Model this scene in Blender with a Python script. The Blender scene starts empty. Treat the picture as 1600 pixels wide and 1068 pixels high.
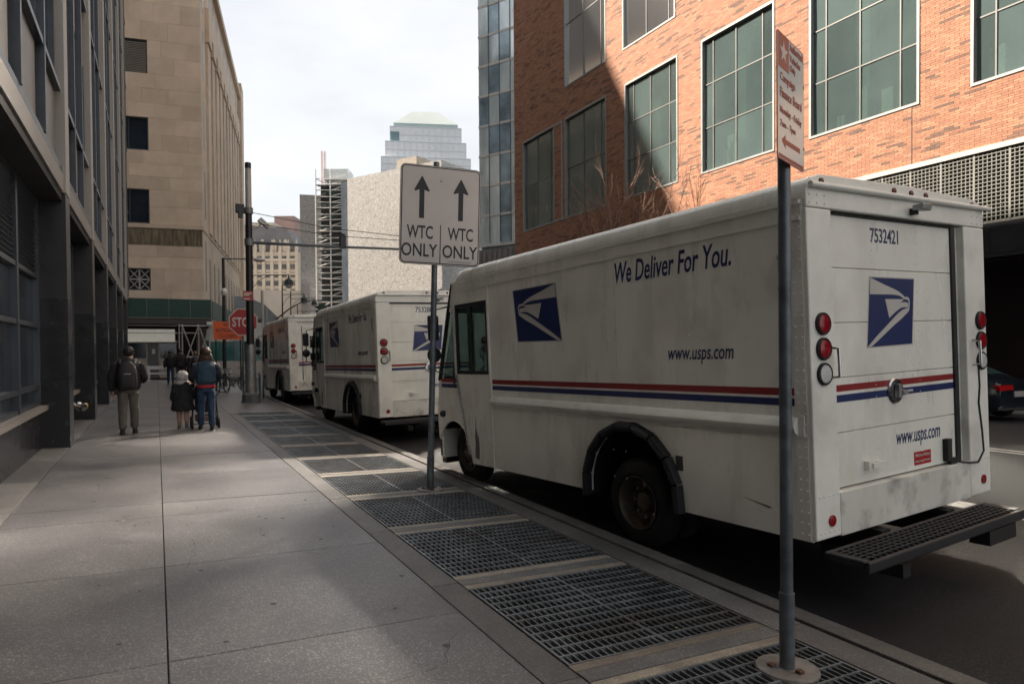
import bpy, bmesh, math, random
from mathutils import Vector, Matrix, Euler
random.seed(7)
sc = bpy.context.scene
COL = sc.collection
R = math.radians

# ------------------------------------------------------------------ camera
H = 1.70
cam = bpy.data.cameras.new('camera'); cam_o = bpy.data.objects.new('camera', cam); COL.objects.link(cam_o)
yaw, pitch, roll = R(27.627), R(-1.0), R(0.4)
_F = Vector((math.sin(yaw)*math.cos(pitch), math.cos(yaw)*math.cos(pitch), math.sin(pitch)))
_R0 = Vector((math.cos(yaw), -math.sin(yaw), 0)); _U0 = _R0.cross(_F)
_R1 = _R0*math.cos(roll) - _U0*math.sin(roll); _U1 = _U0*math.cos(roll) + _R0*math.sin(roll)
_m = Matrix((( _R1.x, _U1.x, -_F.x, 0), (_R1.y, _U1.y, -_F.y, 0), (_R1.z, _U1.z, -_F.z, H), (0, 0, 0, 1)))
cam_o.matrix_world = _m
cam.sensor_width = 36; cam.lens = 1060/1600*36; cam.shift_y = 29.6/1600
cam.clip_start = .05; cam.clip_end = 6000
cam.dof.use_dof = True; cam.dof.focus_distance = 7.0; cam.dof.aperture_fstop = 2.8
sc.camera = cam_o

# ------------------------------------------------------------------ light
PHI, EL = R(40), R(39.8)           # sun ahead and to the left of the street
L = Vector((math.cos(PHI)*math.cos(EL), -math.sin(PHI)*math.cos(EL), -math.sin(EL)))
sun = bpy.data.lights.new('sun', 'SUN'); sun.energy = 5.0; sun.angle = R(.55); sun.color = (1, .89, .76)
sun_o = bpy.data.objects.new('sun', sun); COL.objects.link(sun_o)
sun_o.rotation_euler = L.to_track_quat('-Z', 'Y').to_euler(); sun_o.location = (-60, 60, 90)

world = bpy.data.worlds.new('World'); sc.world = world; world.use_nodes = True
nt = world.node_tree; nt.nodes.clear()
def _n(t, **k):
    n = nt.nodes.new(t)
    for a, b in k.items(): setattr(n, a, b)
    return n
out = _n('ShaderNodeOutputWorld')
sky = _n('ShaderNodeTexSky', sky_type='NISHITA', sun_disc=False, sun_elevation=EL, sun_rotation=R(-50), air_density=1.2, dust_density=2.5)
bg1 = _n('ShaderNodeBackground'); bg1.inputs['Strength'].default_value = .07
nt.links.new(sky.outputs[0], bg1.inputs[0])
tc = _n('ShaderNodeTexCoord')
mp = _n('ShaderNodeMapping'); mp.inputs['Scale'].default_value = (1, 1, 2.6)
nt.links.new(tc.outputs['Generated'], mp.inputs[0])
no = _n('ShaderNodeTexNoise'); no.inputs['Scale'].default_value = 2.6; no.inputs['Detail'].default_value = 7; no.inputs['Roughness'].default_value = .55
nt.links.new(mp.outputs[0], no.inputs['Vector'])
cr = _n('ShaderNodeValToRGB'); cr.color_ramp.elements[0].position = .32; cr.color_ramp.elements[0].color = (.76, .78, .81, 1)
cr.color_ramp.elements[1].position = .66; cr.color_ramp.elements[1].color = (.96, .96, .97, 1)
nt.links.new(no.outputs[0], cr.inputs[0])
bg2 = _n('ShaderNodeBackground'); bg2.inputs['Strength'].default_value = SKYK = .315
nt.links.new(cr.outputs[0], bg2.inputs[0])
mx = _n('ShaderNodeMixShader'); mx.inputs[0].default_value = .92
nt.links.new(bg1.outputs[0], mx.inputs[1]); nt.links.new(bg2.outputs[0], mx.inputs[2])
nt.links.new(mx.outputs[0], out.inputs[0])

vs = sc.view_settings
vs.view_transform = 'Standard'; vs.look = 'None'; vs.gamma = 1; vs.use_curve_mapping = False
vs.exposure = 1.8
sc.cycles.use_denoising = True
sc.cycles.use_guiding = True; sc.cycles.guiding_training_samples = 64
sc.cycles.max_bounces = 8; sc.cycles.diffuse_bounces = 4; sc.cycles.transparent_max_bounces = 12
sc.cycles.sample_clamp_indirect = 0
sc.cycles.caustics_reflective = True; sc.cycles.blur_glossy = 0

# ------------------------------------------------------------------ materials
MATS = {}
def mat(name, c, rough=.6, metal=0., var=.14, scale=2.5, bump=0., bscale=60., spec=.5, speck=0., sscale=140., streak=0., em=None, stain=None, piece=0.):
    if name in MATS: return MATS[name]
    m = bpy.data.materials.new(name); m.use_nodes = True; MATS[name] = m
    t = m.node_tree; b = t.nodes['Principled BSDF']
    b.inputs['Roughness'].default_value = rough; b.inputs['Metallic'].default_value = metal
    b.inputs['Specular IOR Level'].default_value = spec
    b.inputs['Base Color'].default_value = (*c, 1)
    if em:
        b.inputs['Emission Color'].default_value = (*em[:3], 1); b.inputs['Emission Strength'].default_value = em[3]
    N = t.nodes.new; lk = t.links.new
    if var or bump or speck:
        g = N('ShaderNodeNewGeometry')
        cur = None
        if var:
            n1 = N('ShaderNodeTexNoise'); n1.inputs['Scale'].default_value = scale; n1.inputs['Detail'].default_value = 8; n1.inputs['Roughness'].default_value = .62
            if streak:
                mp = N('ShaderNodeMapping'); mp.inputs['Scale'].default_value = (1, 1, streak); lk(g.outputs['Position'], mp.inputs[0]); lk(mp.outputs[0], n1.inputs['Vector'])
            else: lk(g.outputs['Position'], n1.inputs['Vector'])
            r = N('ShaderNodeValToRGB'); r.color_ramp.elements[0].position = .3; r.color_ramp.elements[1].position = .7
            r.color_ramp.elements[0].color = (*[x*(1-var) for x in c], 1); r.color_ramp.elements[1].color = (*[min(1, x*(1+var)) for x in c], 1)
            lk(n1.outputs[0], r.inputs[0]); cur = r.outputs[0]
            rr = N('ShaderNodeMapRange'); rr.inputs[3].default_value = max(.02, rough-.1); rr.inputs[4].default_value = min(1, rough+.1)
            lk(n1.outputs[0], rr.inputs[0]); lk(rr.outputs[0], b.inputs['Roughness'])
        if speck:
            v = N('ShaderNodeTexVoronoi'); v.inputs['Scale'].default_value = sscale; lk(g.outputs['Position'], v.inputs['Vector'])
            sp = N('ShaderNodeValToRGB'); sp.color_ramp.elements[0].position = 0; sp.color_ramp.elements[0].color = (1-speck*.35,)*3+(1,)
            sp.color_ramp.elements[1].position = .9; sp.color_ramp.elements[1].color = (1+speck*2.6,)*3+(1,)
            sv = N('ShaderNodeSeparateColor'); lk(v.outputs['Color'], sv.inputs[0]); 
            pw = N('ShaderNodeMath'); pw.operation = 'POWER'; pw.inputs[1].default_value = 7; lk(sv.outputs[0], pw.inputs[0]); lk(pw.outputs[0], sp.inputs[0])
            mm = N('ShaderNodeMix'); mm.data_type = 'RGBA'; mm.blend_type = 'MULTIPLY'; mm.inputs[0].default_value = 1
            if cur: lk(cur, mm.inputs[6])
            else: mm.inputs[6].default_value = (*c, 1)
            lk(sp.outputs[0], mm.inputs[7]); cur = mm.outputs[2]
        if stain:      # big soft dirt patches: (colour, scale, amount)
            n3 = N('ShaderNodeTexNoise'); n3.inputs['Scale'].default_value = stain[1]; n3.inputs['Detail'].default_value = 5; lk(g.outputs['Position'], n3.inputs['Vector'])
            r3 = N('ShaderNodeValToRGB'); r3.color_ramp.elements[0].position = .5; r3.color_ramp.elements[1].position = .75
            r3.color_ramp.elements[0].color = (0, 0, 0, 1); r3.color_ramp.elements[1].color = (stain[2],)*3+(1,)
            lk(n3.outputs[0], r3.inputs[0])
            m3 = N('ShaderNodeMix'); m3.data_type = 'RGBA'; lk(r3.outputs[0], m3.inputs[0]); lk(cur, m3.inputs[6]); m3.inputs[7].default_value = (*stain[0], 1); cur = m3.outputs[2]
        if piece:      # each piece a little lighter or darker than the next
            oi = N('ShaderNodeObjectInfo'); mr = N('ShaderNodeMapRange'); mr.inputs[3].default_value = 1-piece; mr.inputs[4].default_value = 1+piece*.7; lk(oi.outputs['Random'], mr.inputs[0])
            m4 = N('ShaderNodeMix'); m4.data_type = 'RGBA'; m4.blend_type = 'MULTIPLY'; m4.inputs[0].default_value = 1; lk(cur, m4.inputs[6]); lk(mr.outputs[0], m4.inputs[7]); cur = m4.outputs[2]
        if cur: lk(cur, b.inputs['Base Color'])
        if bump:
            n2 = N('ShaderNodeTexNoise'); n2.inputs['Scale'].default_value = bscale; n2.inputs['Detail'].default_value = 4; lk(g.outputs['Position'], n2.inputs['Vector'])
            bp = N('ShaderNodeBump'); bp.inputs['Strength'].default_value = bump; bp.inputs['Distance'].default_value = .01
            lk(n2.outputs[0], bp.inputs['Height']); lk(bp.outputs[0], b.inputs['Normal'])
    return m

def glass_mat(name, base, rough=.06, transp=.5, spec=.5, tint=(.8, .9, .88), coat=0.):
    m = bpy.data.materials.new(name); m.use_nodes = True; t = m.node_tree; b = t.nodes['Principled BSDF']
    b.inputs['Base Color'].default_value = (*base, 1); b.inputs['Roughness'].default_value = rough; b.inputs['Specular IOR Level'].default_value = spec
    if coat:
        oi = t.nodes.new('ShaderNodeObjectInfo'); g = t.nodes.new('ShaderNodeNewGeometry'); nz = t.nodes.new('ShaderNodeTexNoise'); nz.inputs['Scale'].default_value = .55; nz.inputs['Detail'].default_value = 5
        t.links.new(g.outputs['Position'], nz.inputs['Vector']); ad = t.nodes.new('ShaderNodeMath'); ad.operation = 'ADD'; t.links.new(oi.outputs['Random'], ad.inputs[0]); t.links.new(nz.outputs[0], ad.inputs[1])
        mr0 = t.nodes.new('ShaderNodeMapRange'); mr0.inputs[1].default_value = .3; mr0.inputs[2].default_value = 1.7; mr0.inputs[3].default_value = .55; mr0.inputs[4].default_value = 1.5; t.links.new(ad.outputs[0], mr0.inputs[0])
        m0 = t.nodes.new('ShaderNodeMix'); m0.data_type = 'RGBA'; m0.blend_type = 'MULTIPLY'; m0.inputs[0].default_value = 1; m0.inputs[6].default_value = (*base, 1); t.links.new(mr0.outputs[0], m0.inputs[7]); t.links.new(m0.outputs[2], b.inputs['Base Color'])
    tr = t.nodes.new('ShaderNodeBsdfTransparent'); tr.inputs[0].default_value = (*tint, 1)
    mx = t.nodes.new('ShaderNodeMixShader'); mx.inputs[0].default_value = transp
    t.links.new(b.outputs[0], mx.inputs[1]); t.links.new(tr.outputs[0], mx.inputs[2])
    cur = mx.outputs[0]
    if coat:          # mirror coating of the pane, a little rough
        gl = t.nodes.new('ShaderNodeBsdfGlossy'); gl.inputs['Roughness'].default_value = rough; gl.inputs[0].default_value = (1, 1, 1, 1)
        lw = t.nodes.new('ShaderNodeLayerWeight'); lw.inputs[0].default_value = .35
        mr = t.nodes.new('ShaderNodeMapRange'); mr.inputs[3].default_value = coat*.55; mr.inputs[4].default_value = min(1, coat*2); t.links.new(lw.outputs['Fresnel'], mr.inputs[0])
        m2 = t.nodes.new('ShaderNodeMixShader'); t.links.new(mr.outputs[0], m2.inputs[0]); t.links.new(cur, m2.inputs[1]); t.links.new(gl.outputs[0], m2.inputs[2]); cur = m2.outputs[0]
    t.links.new(cur, t.nodes['Material Output'].inputs[0]); MATS[name] = m
    return m

# ------------------------------------------------------------------ mesh builder
class MB:
    def __init__(s, M=None): s.v = []; s.f = []; s.M = M
    def _a(s, vs):
        i = len(s.v)
        s.v += [tuple(s.M @ Vector(p)) for p in vs] if s.M is not None else [tuple(p) for p in vs]
        return i
    def box(s, x0, x1, y0, y1, z0, z1):
        if x0 > x1: x0, x1 = x1, x0
        if y0 > y1: y0, y1 = y1, y0
        if z0 > z1: z0, z1 = z1, z0
        i = s._a([(x0,y0,z0),(x1,y0,z0),(x1,y1,z0),(x0,y1,z0),(x0,y0,z1),(x1,y0,z1),(x1,y1,z1),(x0,y1,z1)])
        s.f += [(i,i+3,i+2,i+1),(i+4,i+5,i+6,i+7),(i,i+1,i+5,i+4),(i+1,i+2,i+6,i+5),(i+2,i+3,i+7,i+6),(i+3,i,i+4,i+7)]
        return s
    def quad(s, a, b, c, d): i = s._a([a,b,c,d]); s.f.append((i,i+1,i+2,i+3)); return s
    def tube(s, pts, r, n=8, cap=True):
        pts = [Vector(p) for p in pts]; rs = r if isinstance(r, (list, tuple)) else [r]*len(pts)
        prev = None; rings = []
        for k, p in enumerate(pts):
            d = (pts[min(k+1, len(pts)-1)] - pts[max(k-1, 0)]).normalized()
            if prev is None:
                up = Vector((0,0,1)) if abs(d.z) < .9 else Vector((1,0,0))
                a = d.cross(up).normalized()
            else:
                a = (prev - d*prev.dot(d)).normalized()
            prev = a; b = d.cross(a)
            rings.append(s._a([p + (a*math.cos(2*math.pi*j/n) + b*math.sin(2*math.pi*j/n))*rs[k] for j in range(n)]))
        for q in range(len(rings)-1):
            i, j = rings[q], rings[q+1]
            for k in range(n): s.f.append((i+k, i+(k+1)%n, j+(k+1)%n, j+k))
        if cap:
            s.f.append(tuple(rings[0]+k for k in range(n-1,-1,-1))); s.f.append(tuple(rings[-1]+k for k in range(n)))
        return s
    def eloft(s, rings, n=14, power=2.0):
        ids = []
        for (c, rx, ry) in rings:
            P = []
            for k in range(n):
                t = 2*math.pi*k/n; cx, sx = math.cos(t), math.sin(t)
                P.append((c[0]+rx*math.copysign(abs(cx)**(2/power), cx), c[1]+ry*math.copysign(abs(sx)**(2/power), sx), c[2]))
            ids.append(s._a(P))
        for q in range(len(ids)-1):
            i, j = ids[q], ids[q+1]
            for k in range(n): s.f.append((i+k, i+(k+1)%n, j+(k+1)%n, j+k))
        s.f.append(tuple(ids[0]+k for k in range(n-1,-1,-1))); s.f.append(tuple(ids[-1]+k for k in range(n)))
        return s
    def lathe(s, prof, o, ax, n=24, cap=False):      # prof: (dist along axis, radius)
        ax = Vector(ax).normalized(); up = Vector((0,0,1)) if abs(ax.z) < .9 else Vector((1,0,0))
        a = ax.cross(up).normalized(); b = ax.cross(a); o = Vector(o); ids = []
        for (d, r) in prof: ids.append(s._a([o+ax*d+(a*math.cos(2*math.pi*k/n)+b*math.sin(2*math.pi*k/n))*r for k in range(n)]))
        for q in range(len(ids)-1):
            i, j = ids[q], ids[q+1]
            for k in range(n): s.f.append((i+k, i+(k+1)%n, j+(k+1)%n, j+k))
        if cap:
            s.f.append(tuple(ids[0]+k for k in range(n-1,-1,-1))); s.f.append(tuple(ids[-1]+k for k in range(n)))
        return s
    def prism(s, poly, fn, d0, d1):    # poly of 2D points, fn(a,b,d) -> 3D
        n = len(poly); i = s._a([fn(a,b,d0) for a,b in poly]); j = s._a([fn(a,b,d1) for a,b in poly])
        s.f.append(tuple(i+k for k in range(n-1,-1,-1))); s.f.append(tuple(j+k for k in range(n)))
        for k in range(n): s.f.append((i+k, i+(k+1)%n, j+(k+1)%n, j+k))
        return s
    def ball(s, c, r, n=8, m=5, sx=1, sy=1, sz=1):
        ids = []
        top = s._a([(c[0], c[1], c[2]+r*sz)])
        for q in range(1, m):
            t = math.pi*q/m
            ids.append(s._a([(c[0]+sx*r*math.sin(t)*math.cos(2*math.pi*k/n), c[1]+sy*r*math.sin(t)*math.sin(2*math.pi*k/n), c[2]+sz*r*math.cos(t)) for k in range(n)]))
        bot = s._a([(c[0], c[1], c[2]-r*sz)])
        for k in range(n): s.f.append((top, ids[0]+k, ids[0]+(k+1)%n)); s.f.append((bot, ids[-1]+(k+1)%n, ids[-1]+k))
        for q in range(len(ids)-1):
            i, j = ids[q], ids[q+1]
            for k in range(n): s.f.append((i+k, j+k, j+(k+1)%n, i+(k+1)%n))
        return s
    def mesh(s, name, m, smooth=False, fix=True):
        me = bpy.data.meshes.new(name); me.from_pydata(s.v, [], s.f); me.materials.append(m)
        if fix:
            bm = bmesh.new(); bm.from_mesh(me); bmesh.ops.recalc_face_normals(bm, faces=bm.faces); bm.to_mesh(me); bm.free()
        if smooth:
            me.polygons.foreach_set('use_smooth', [True]*len(me.polygons))
            try: me.set_sharp_from_angle(angle=R(40))
            except Exception: pass
        me.update()
        return me
    def build(s, name, m, parent=None, loc=(0,0,0), smooth=False, bevel=0, kind=None, fix=True):
        o = bpy.data.objects.new(name, s.mesh(name, m, smooth, fix)); COL.objects.link(o)
        o.location = loc
        if parent: o.parent = parent
        if bevel:
            b = o.modifiers.new('bevel', 'BEVEL'); b.width = bevel; b.segments = 2; b.limit_method = 'ANGLE'
        if kind: o['kind'] = kind
        return o
def inst(me, name, parent, loc=(0,0,0), rot=(0,0,0), scl=(1,1,1)):
    o = bpy.data.objects.new(name, me); COL.objects.link(o); o.location = loc; o.rotation_euler = rot; o.scale = scl
    if parent: o.parent = parent
    return o
def tag(o, label, cat, group=None):
    o['label'] = label; o['category'] = cat
    if group: o['group'] = group
    return o
def thing(name, label, cat, loc=(0,0,0), rz=0, group=None, M=None):
    o = bpy.data.objects.new(name, None); COL.objects.link(o); o.empty_display_size = .2
    if M is not None: o.matrix_world = M
    else: o.location = loc; o.rotation_euler = (0,0,rz)
    return tag(o, label, cat, group)
def kids(o): return [c for c in bpy.data.objects if c.parent == o]
CH = {}
def copy_tree(o, parent=None):
    c = o.copy(); COL.objects.link(c)
    if parent: c.parent = parent
    for ch in list(o.children): copy_tree(ch, c)
    return c
def struct(o): o['kind'] = 'structure'; return o

_txt = {}
def text(body, name, m, parent, org, ex, ey, w=None, h=None, shear=0., bold=0., align='LEFT', depth=.0012, loc=(0,0,0), spacing=1.):
    """flat lettering: org = lower left corner, ex / ey = unit vectors, fitted to width w and height h"""
    cu = bpy.data.curves.new('lettering', 'FONT'); cu.body = body; cu.shear = shear; cu.offset = bold; cu.extrude = .02; cu.resolution_u = 3; cu.align_x = 'LEFT'; cu.space_character = spacing
    o = bpy.data.objects.new('lettering', cu); COL.objects.link(o)
    dg = bpy.context.evaluated_depsgraph_get(); dg.update()
    me = bpy.data.meshes.new_from_object(o.evaluated_get(dg)); bpy.data.objects.remove(o); bpy.data.curves.remove(cu)
    xs = [v.co.x for v in me.vertices]; ys = [v.co.y for v in me.vertices]
    x0, x1, y0, y1 = min(xs), max(xs), min(ys), max(ys)
    if w is None: kx = ky = h/(y1-y0)
    elif h is None: kx = ky = w/(x1-x0)
    else: kx, ky = w/(x1-x0), h/(y1-y0)
    ex, ey = Vector(ex), Vector(ey); ez = ex.cross(ey).normalized(); org = Vector(org)
    off = -(x1-x0)*kx/2 if align == 'CENTER' else 0
    for v in me.vertices:
        v.co = org + ex*((v.co.x-x0)*kx+off) + ey*((v.co.y-y0)*ky) + ez*(depth if v.co.z > 0 else -.0005)
    me.materials.clear(); me.materials.append(m)
    me.name = name
    t = bpy.data.objects.new(name, me); COL.objects.link(t); t.location = loc
    if parent: t.parent = parent
    return t

SL = -.026                      # fall of the sidewalk towards the kerb
def gz(x): return SL*max(-1.8, min(x, 3.95))
def rz_(x): return -.222 + .02*(min(x, 12.) - 3.9) - .02*max(0, x-12.)
# ------------------------------------------------------------------ materials used all over
conc  = mat('concrete', (.150,.146,.148), .31, var=.22, scale=1.1, bump=.3, bscale=190, speck=.5, sscale=125, stain=((.085,.085,.088), .8, .75), piece=.16)
concd = mat('concrete_band', (.135,.13,.125), .55, var=.25, scale=2.2, bump=.3, bscale=150, speck=.3, sscale=120, stain=((.07,.068,.066), .9, .6), piece=.2)
concl = mat('concrete_worn', (.27,.235,.185), .6, var=.28, scale=4, bump=.3, bscale=120, speck=.25, stain=((.16,.14,.12), 1.7, .85), piece=.3)
joint = mat('joint_fill', (.035,.033,.032), .9, var=.2)
kerbm = mat('kerb_stone', (.12,.115,.107), .55, var=.3, scale=3, bump=.4, bscale=80, speck=.3, stain=((.1,.09,.085), 1.3, .7), piece=.2)
asph  = mat('asphalt', (.021,.021,.023), .62, var=.25, scale=1.2, bump=.6, bscale=130, speck=.6, sscale=110, stain=((.012,.012,.013), .5, .7), spec=.28)
paintw= mat('road_paint', (.62,.60,.56), .6, var=.25, scale=9, bump=.3, bscale=90, stain=((.2,.2,.2), 3, .6))
steel = mat('galvanised_steel', (.34,.35,.355), .42, .75, var=.22, scale=14, bump=.08, bscale=60, stain=((.16,.16,.165), 5, .6))
gratem= mat('grate_steel', (.20,.215,.225), .45, .55, var=.35, scale=5, stain=((.13,.085,.06), 1.6, .7))
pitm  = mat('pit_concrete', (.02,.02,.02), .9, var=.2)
black = mat('black_paint', (.012,.013,.014), .38, var=.2, scale=6)
rubber= mat('rubber', (.016,.016,.017), .75, var=.25, scale=20, bump=.2)

# ------------------------------------------------------------------ ground, road, sidewalk
MB().quad((-1500,-200,-.32),(1500,-200,-.32),(1500,2500,-.32),(-1500,2500,-.32)).build('ground', asph, kind='structure')
b = MB(); xs = [3.9,4.6,6,8,10,12,14,17,20.6]
for x0, x1 in zip(xs, xs[1:]): b.quad((x0,-12,rz_(x0)),(x1,-12,rz_(x1)),(x1,150,rz_(x1)),(x0,150,rz_(x0)))
b.build('road', asph, kind='structure')
b = MB()
for x0, y0, y1, w in [(8.22,-6,6.1,.16),(8.22,9.5,14,.16),(8.22,17,60,.16)]:
    b.quad((x0-w,y0,rz_(x0-w)+.005),(x0+w,y0,rz_(x0+w)+.005),(x0+w,y1,rz_(x0+w)+.005),(x0-w,y1,rz_(x0-w)+.005))
for x0 in (12.45,12.75): b.quad((x0-.06,-6,rz_(x0-.06)+.005),(x0+.06,-6,rz_(x0+.06)+.005),(x0+.06,60,rz_(x0+.06)+.005),(x0-.06,60,rz_(x0-.06)+.005))
b.build('lane_marking', paintw, kind='structure')
# far kerb and pavement along the brick building
struct(MB().box(20.6,30,-10,44,-.4,-.14).build('far_pavement', concd, bevel=.02))
# plaza beyond the cross street
struct(MB().box(-30,5.2,49.5,100,-.3,-.02).build('plaza_pavement', concd, bevel=.02))
MB().box(9.6,60,47,120,-.3,-.05).build('corner_pavement', concd, kind='structure')

def sheet(b, x0, x1, y0, y1, t=.2, dz=0.):
    v = [(x0,y0,gz(x0)+dz),(x1,y0,gz(x1)+dz),(x1,y1,gz(x1)+dz),(x0,y1,gz(x0)+dz)]
    i = b._a([(x,y,z-t) for x,y,z in v]+v)
    b.f += [(i,i+3,i+2,i+1),(i+4,i+5,i+6,i+7),(i,i+1,i+5,i+4),(i+1,i+2,i+6,i+5),(i+2,i+3,i+7,i+6),(i+3,i,i+4,i+7)]
    return b
YB = [-1.5,.4,2.27,4.15,6.02,7.88,8.57,10.5,12.4,14.3,16.35,18.4,20.6,23.2,26.2,29.3,32.5,36,40,46]
GP, GL, G0 = 1.664, 1.36, 3.17          # grate pitch, length, first near edge
bed = MB()
sheet(bed, -1.8, 1.98, -3, 46, .25, -.022); sheet(bed, 3.46, 3.72, -3, 46, .25, -.03)
sheet(bed, 1.98, 3.46, 20.9, 46, .25, -.022)
side = struct(bed.build('sidewalk', joint))
def slab(x0, x1, y0, y1, m=conc, name='slab', g=.004, lift=None):
    o = MB(); sheet(o, x0+g, x1-g, y0+g, y1-g, .10, random.uniform(-.0015,.0015) if lift is None else lift)
    return o.build(name, m, side, bevel=.004)
for y0, y1 in zip(YB, YB[1:]):
    slab(-1.36, .03, y0, y1); slab(.03, 1.765, y0, y1)
    slab(-1.78, -1.36, y0, y1, concd, lift=.012)
    if y0 > 20: slab(1.765, 3.70, y0, y1)
# band, cross strips and outer strip round the grates
for i in range(-2, 11):
    y = G0+GP*i
    slab(1.765, 1.985, y-.15, y-.15+GP, concd)
    slab(3.45, 3.70, y-.15, y-.15+GP, concd)
    ya, yb = y+GL, y+GP
    if i == -2: continue
    for q, (p0, p1, mm) in enumerate([(ya+.004,ya+.085,concl),(ya+.09,yb-.09,concd),(yb-.085,yb-.004,concl)]):
        slab(1.99, 3.445, p0, p1, mm, 'strip', .002)
# pit under the grates
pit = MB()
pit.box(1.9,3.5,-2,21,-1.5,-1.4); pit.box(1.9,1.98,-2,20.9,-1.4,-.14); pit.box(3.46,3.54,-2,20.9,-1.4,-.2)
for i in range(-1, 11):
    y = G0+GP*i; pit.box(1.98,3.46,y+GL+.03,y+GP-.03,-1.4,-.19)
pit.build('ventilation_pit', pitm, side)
# trodden gum, cracks and litter on the slabs
rg = random.Random(21); gum = MB()
for k in range(170):
    x = rg.uniform(-1.2,1.7); y = rg.uniform(1.5,22)**1.0; r_ = rg.uniform(.008,.024)
    if min(abs(y-q) for q in YB) < .04 or abs(x-.03) < .04: continue
    i = gum._a([(x+r_*rg.uniform(.7,1.2)*math.cos(k2*math.pi/4), y+r_*rg.uniform(.7,1.2)*math.sin(k2*math.pi/4), gz(x+r_*math.cos(k2*math.pi/4))+.0026) for k2 in range(8)]); gum.f.append(tuple(range(i,i+8)))
gum.build('gum_spots', mat('old_gum',(.075,.072,.070),.7,var=.2), side, kind='stuff', fix=False)
crk = MB()
for (x, y, a, n) in ((.18,5.9,1.45,9),(.7,3.2,.5,12),(-.6,9.4,2.0,10),(1.2,11.4,1.2,9),(-.3,13.1,.2,8),(.9,6.5,1.7,5)):
    for k in range(n):
        a2 = a+rg.gauss(0,.35); x2, y2 = x+.10*math.cos(a2), y+.10*math.sin(a2)
        if x2 > 1.74 or x2 < -1.3: break
        nx, ny = -math.sin(a2)*.0013, math.cos(a2)*.0013
        crk.quad((x-nx,y-ny,gz(x)+.0028),(x+nx,y+ny,gz(x)+.0028),(x2+nx,y2+ny,gz(x2)+.0028),(x2-nx,y2-ny,gz(x2)+.0028)); x, y = x2, y2
crk.build('hairline_cracks', joint, side, kind='stuff', fix=False)
lit = MB()
for k in range(70):
    x = rg.choice((rg.uniform(1.78,1.98), rg.uniform(3.44,3.74), rg.uniform(-1.75,-1.38), rg.uniform(2,3.4))); y = rg.uniform(2,18); r_ = rg.uniform(.006,.02); a = rg.uniform(0,6)
    z = gz(x)+.006+(.012 if x < -1.36 else 0)
    lit.quad((x+r_*math.cos(a),y+r_*math.sin(a),z),(x+.5*r_*math.cos(a+1.5),y+.5*r_*math.sin(a+1.5),z+.004),(x-r_*math.cos(a),y-r_*math.sin(a),z),(x+.5*r_*math.cos(a-1.6),y+.5*r_*math.sin(a-1.6),z+.003))
lit.build('leaf_litter', mat('dry_litter',(.20,.15,.09),.8,var=.6,scale=3), side, kind='stuff', fix=False)
# grates
def make_grate():
    g = thing('sidewalk_grate', 'x', 'grate', (2.0, 0, 0), group='steel ventilation grates set in the sidewalk')
    M0 = Matrix.Rotation(math.atan(-SL), 4, 'Y')
    W = 1.44
    f = MB(M0); f.box(0,.016,0,GL,-.06,0); f.box(W-.016,W,0,GL,-.06,0); f.box(.016,W-.016,0,.012,-.06,0); f.box(.016,W-.016,GL-.012,GL,-.06,0); f.box(W/2-.014,W/2+.014,.012,GL-.012,-.06,-.001)
    f.build('frame', gratem, g)
    bar = MB(M0).box(-.0045,.0045,.012,GL-.012,-.05,-.003).mesh('bearing_bar', gratem)
    n = 30
    for k in range(1, n):
        x = W*k/n
        if abs(x-W/2) < .02: continue
        o = inst(bar, 'bearing_bar', g, M0 @ Vector((x,0,0)))
    cb = MB(M0).box(.016,W-.016,-.0065,.0065,-.03,0.0005).mesh('cross_bar', gratem)
    for k in range(1, 12): inst(cb, 'cross_bar', g, (0,GL*k/12,0))
    return g
gr0 = make_grate()
gl_ = ['grate nearest the camera, with the round foot of the near sign post on it', 'large near grate between two pale worn strips, second from the camera', 'third grate from the camera, opposite the rear wheel of the near truck',
 'fourth grate from the camera, just nearer than the arrow sign post', 'grate at the foot of the arrow sign post, on its far side', 'sixth grate from the camera, beside the front wheel of the near truck', 'seventh grate from the camera, past the front of the near truck',
 'eighth grate from the camera, beside the rear of the middle truck', 'ninth grate from the camera, beside the middle truck', 'third grate from the far end of the row', 'second grate from the far end of the row', 'farthest grate of the row, near the black signal pole']
for j, i in enumerate(range(-1, 11)):
    g = gr0 if j == 0 else copy_tree(gr0)
    g.location = (2.0, G0+GP*i, gz(2.0)-.002); g['label'] = gl_[j]
# kerb stones
for k, y in enumerate([-3+2.45*i for i in range(21)]):
    o = MB(); z = gz(3.8)
    o.prism([(3.735,-.45),(3.93,-.45),(3.915,z-.012),(3.905,z),(3.74,z+.004)], lambda a,b_,d: (a,d,b_), y+.004, y+2.446)
    o.build('kerb_stone', kerbm, side, bevel=.006)

# ------------------------------------------------------------------ dark office building on the left
granD = mat('dark_granite', (.024,.023,.025), .4, var=.25, scale=4, bump=.06, bscale=120, speck=.3, sscale=160)
granP = mat('polished_dado', (.018,.018,.021), .25, var=.2, scale=4, speck=.3, sscale=160)
stoneG= mat('grey_stone', (.23,.215,.20), .5, var=.14, scale=1.6, bump=.08, bscale=90, streak=.25)
alu   = mat('window_aluminium', (.075,.087,.103), .38, .4, var=.12, scale=5)
spand = mat('spandrel_stone', (.165,.152,.14), .5, var=.14, scale=1.1, streak=.3)
wglass= mat('office_glass', (.018,.026,.036), .06, var=.3, scale=.6, spec=.8)
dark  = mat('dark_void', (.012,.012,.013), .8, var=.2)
FX = -1.36
A = thing('office_building', 'dark office building with granite piers and ranks of narrow windows along the left pavement', 'building', (-1.36, 14, 0))
def pa(o): o.parent = A; o.matrix_parent_inverse = Matrix.Translation((1.36,-14,0)); return o
def ab(name, b_, m, **k): o = b_.build(name, m, **k); return pa(o)
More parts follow.
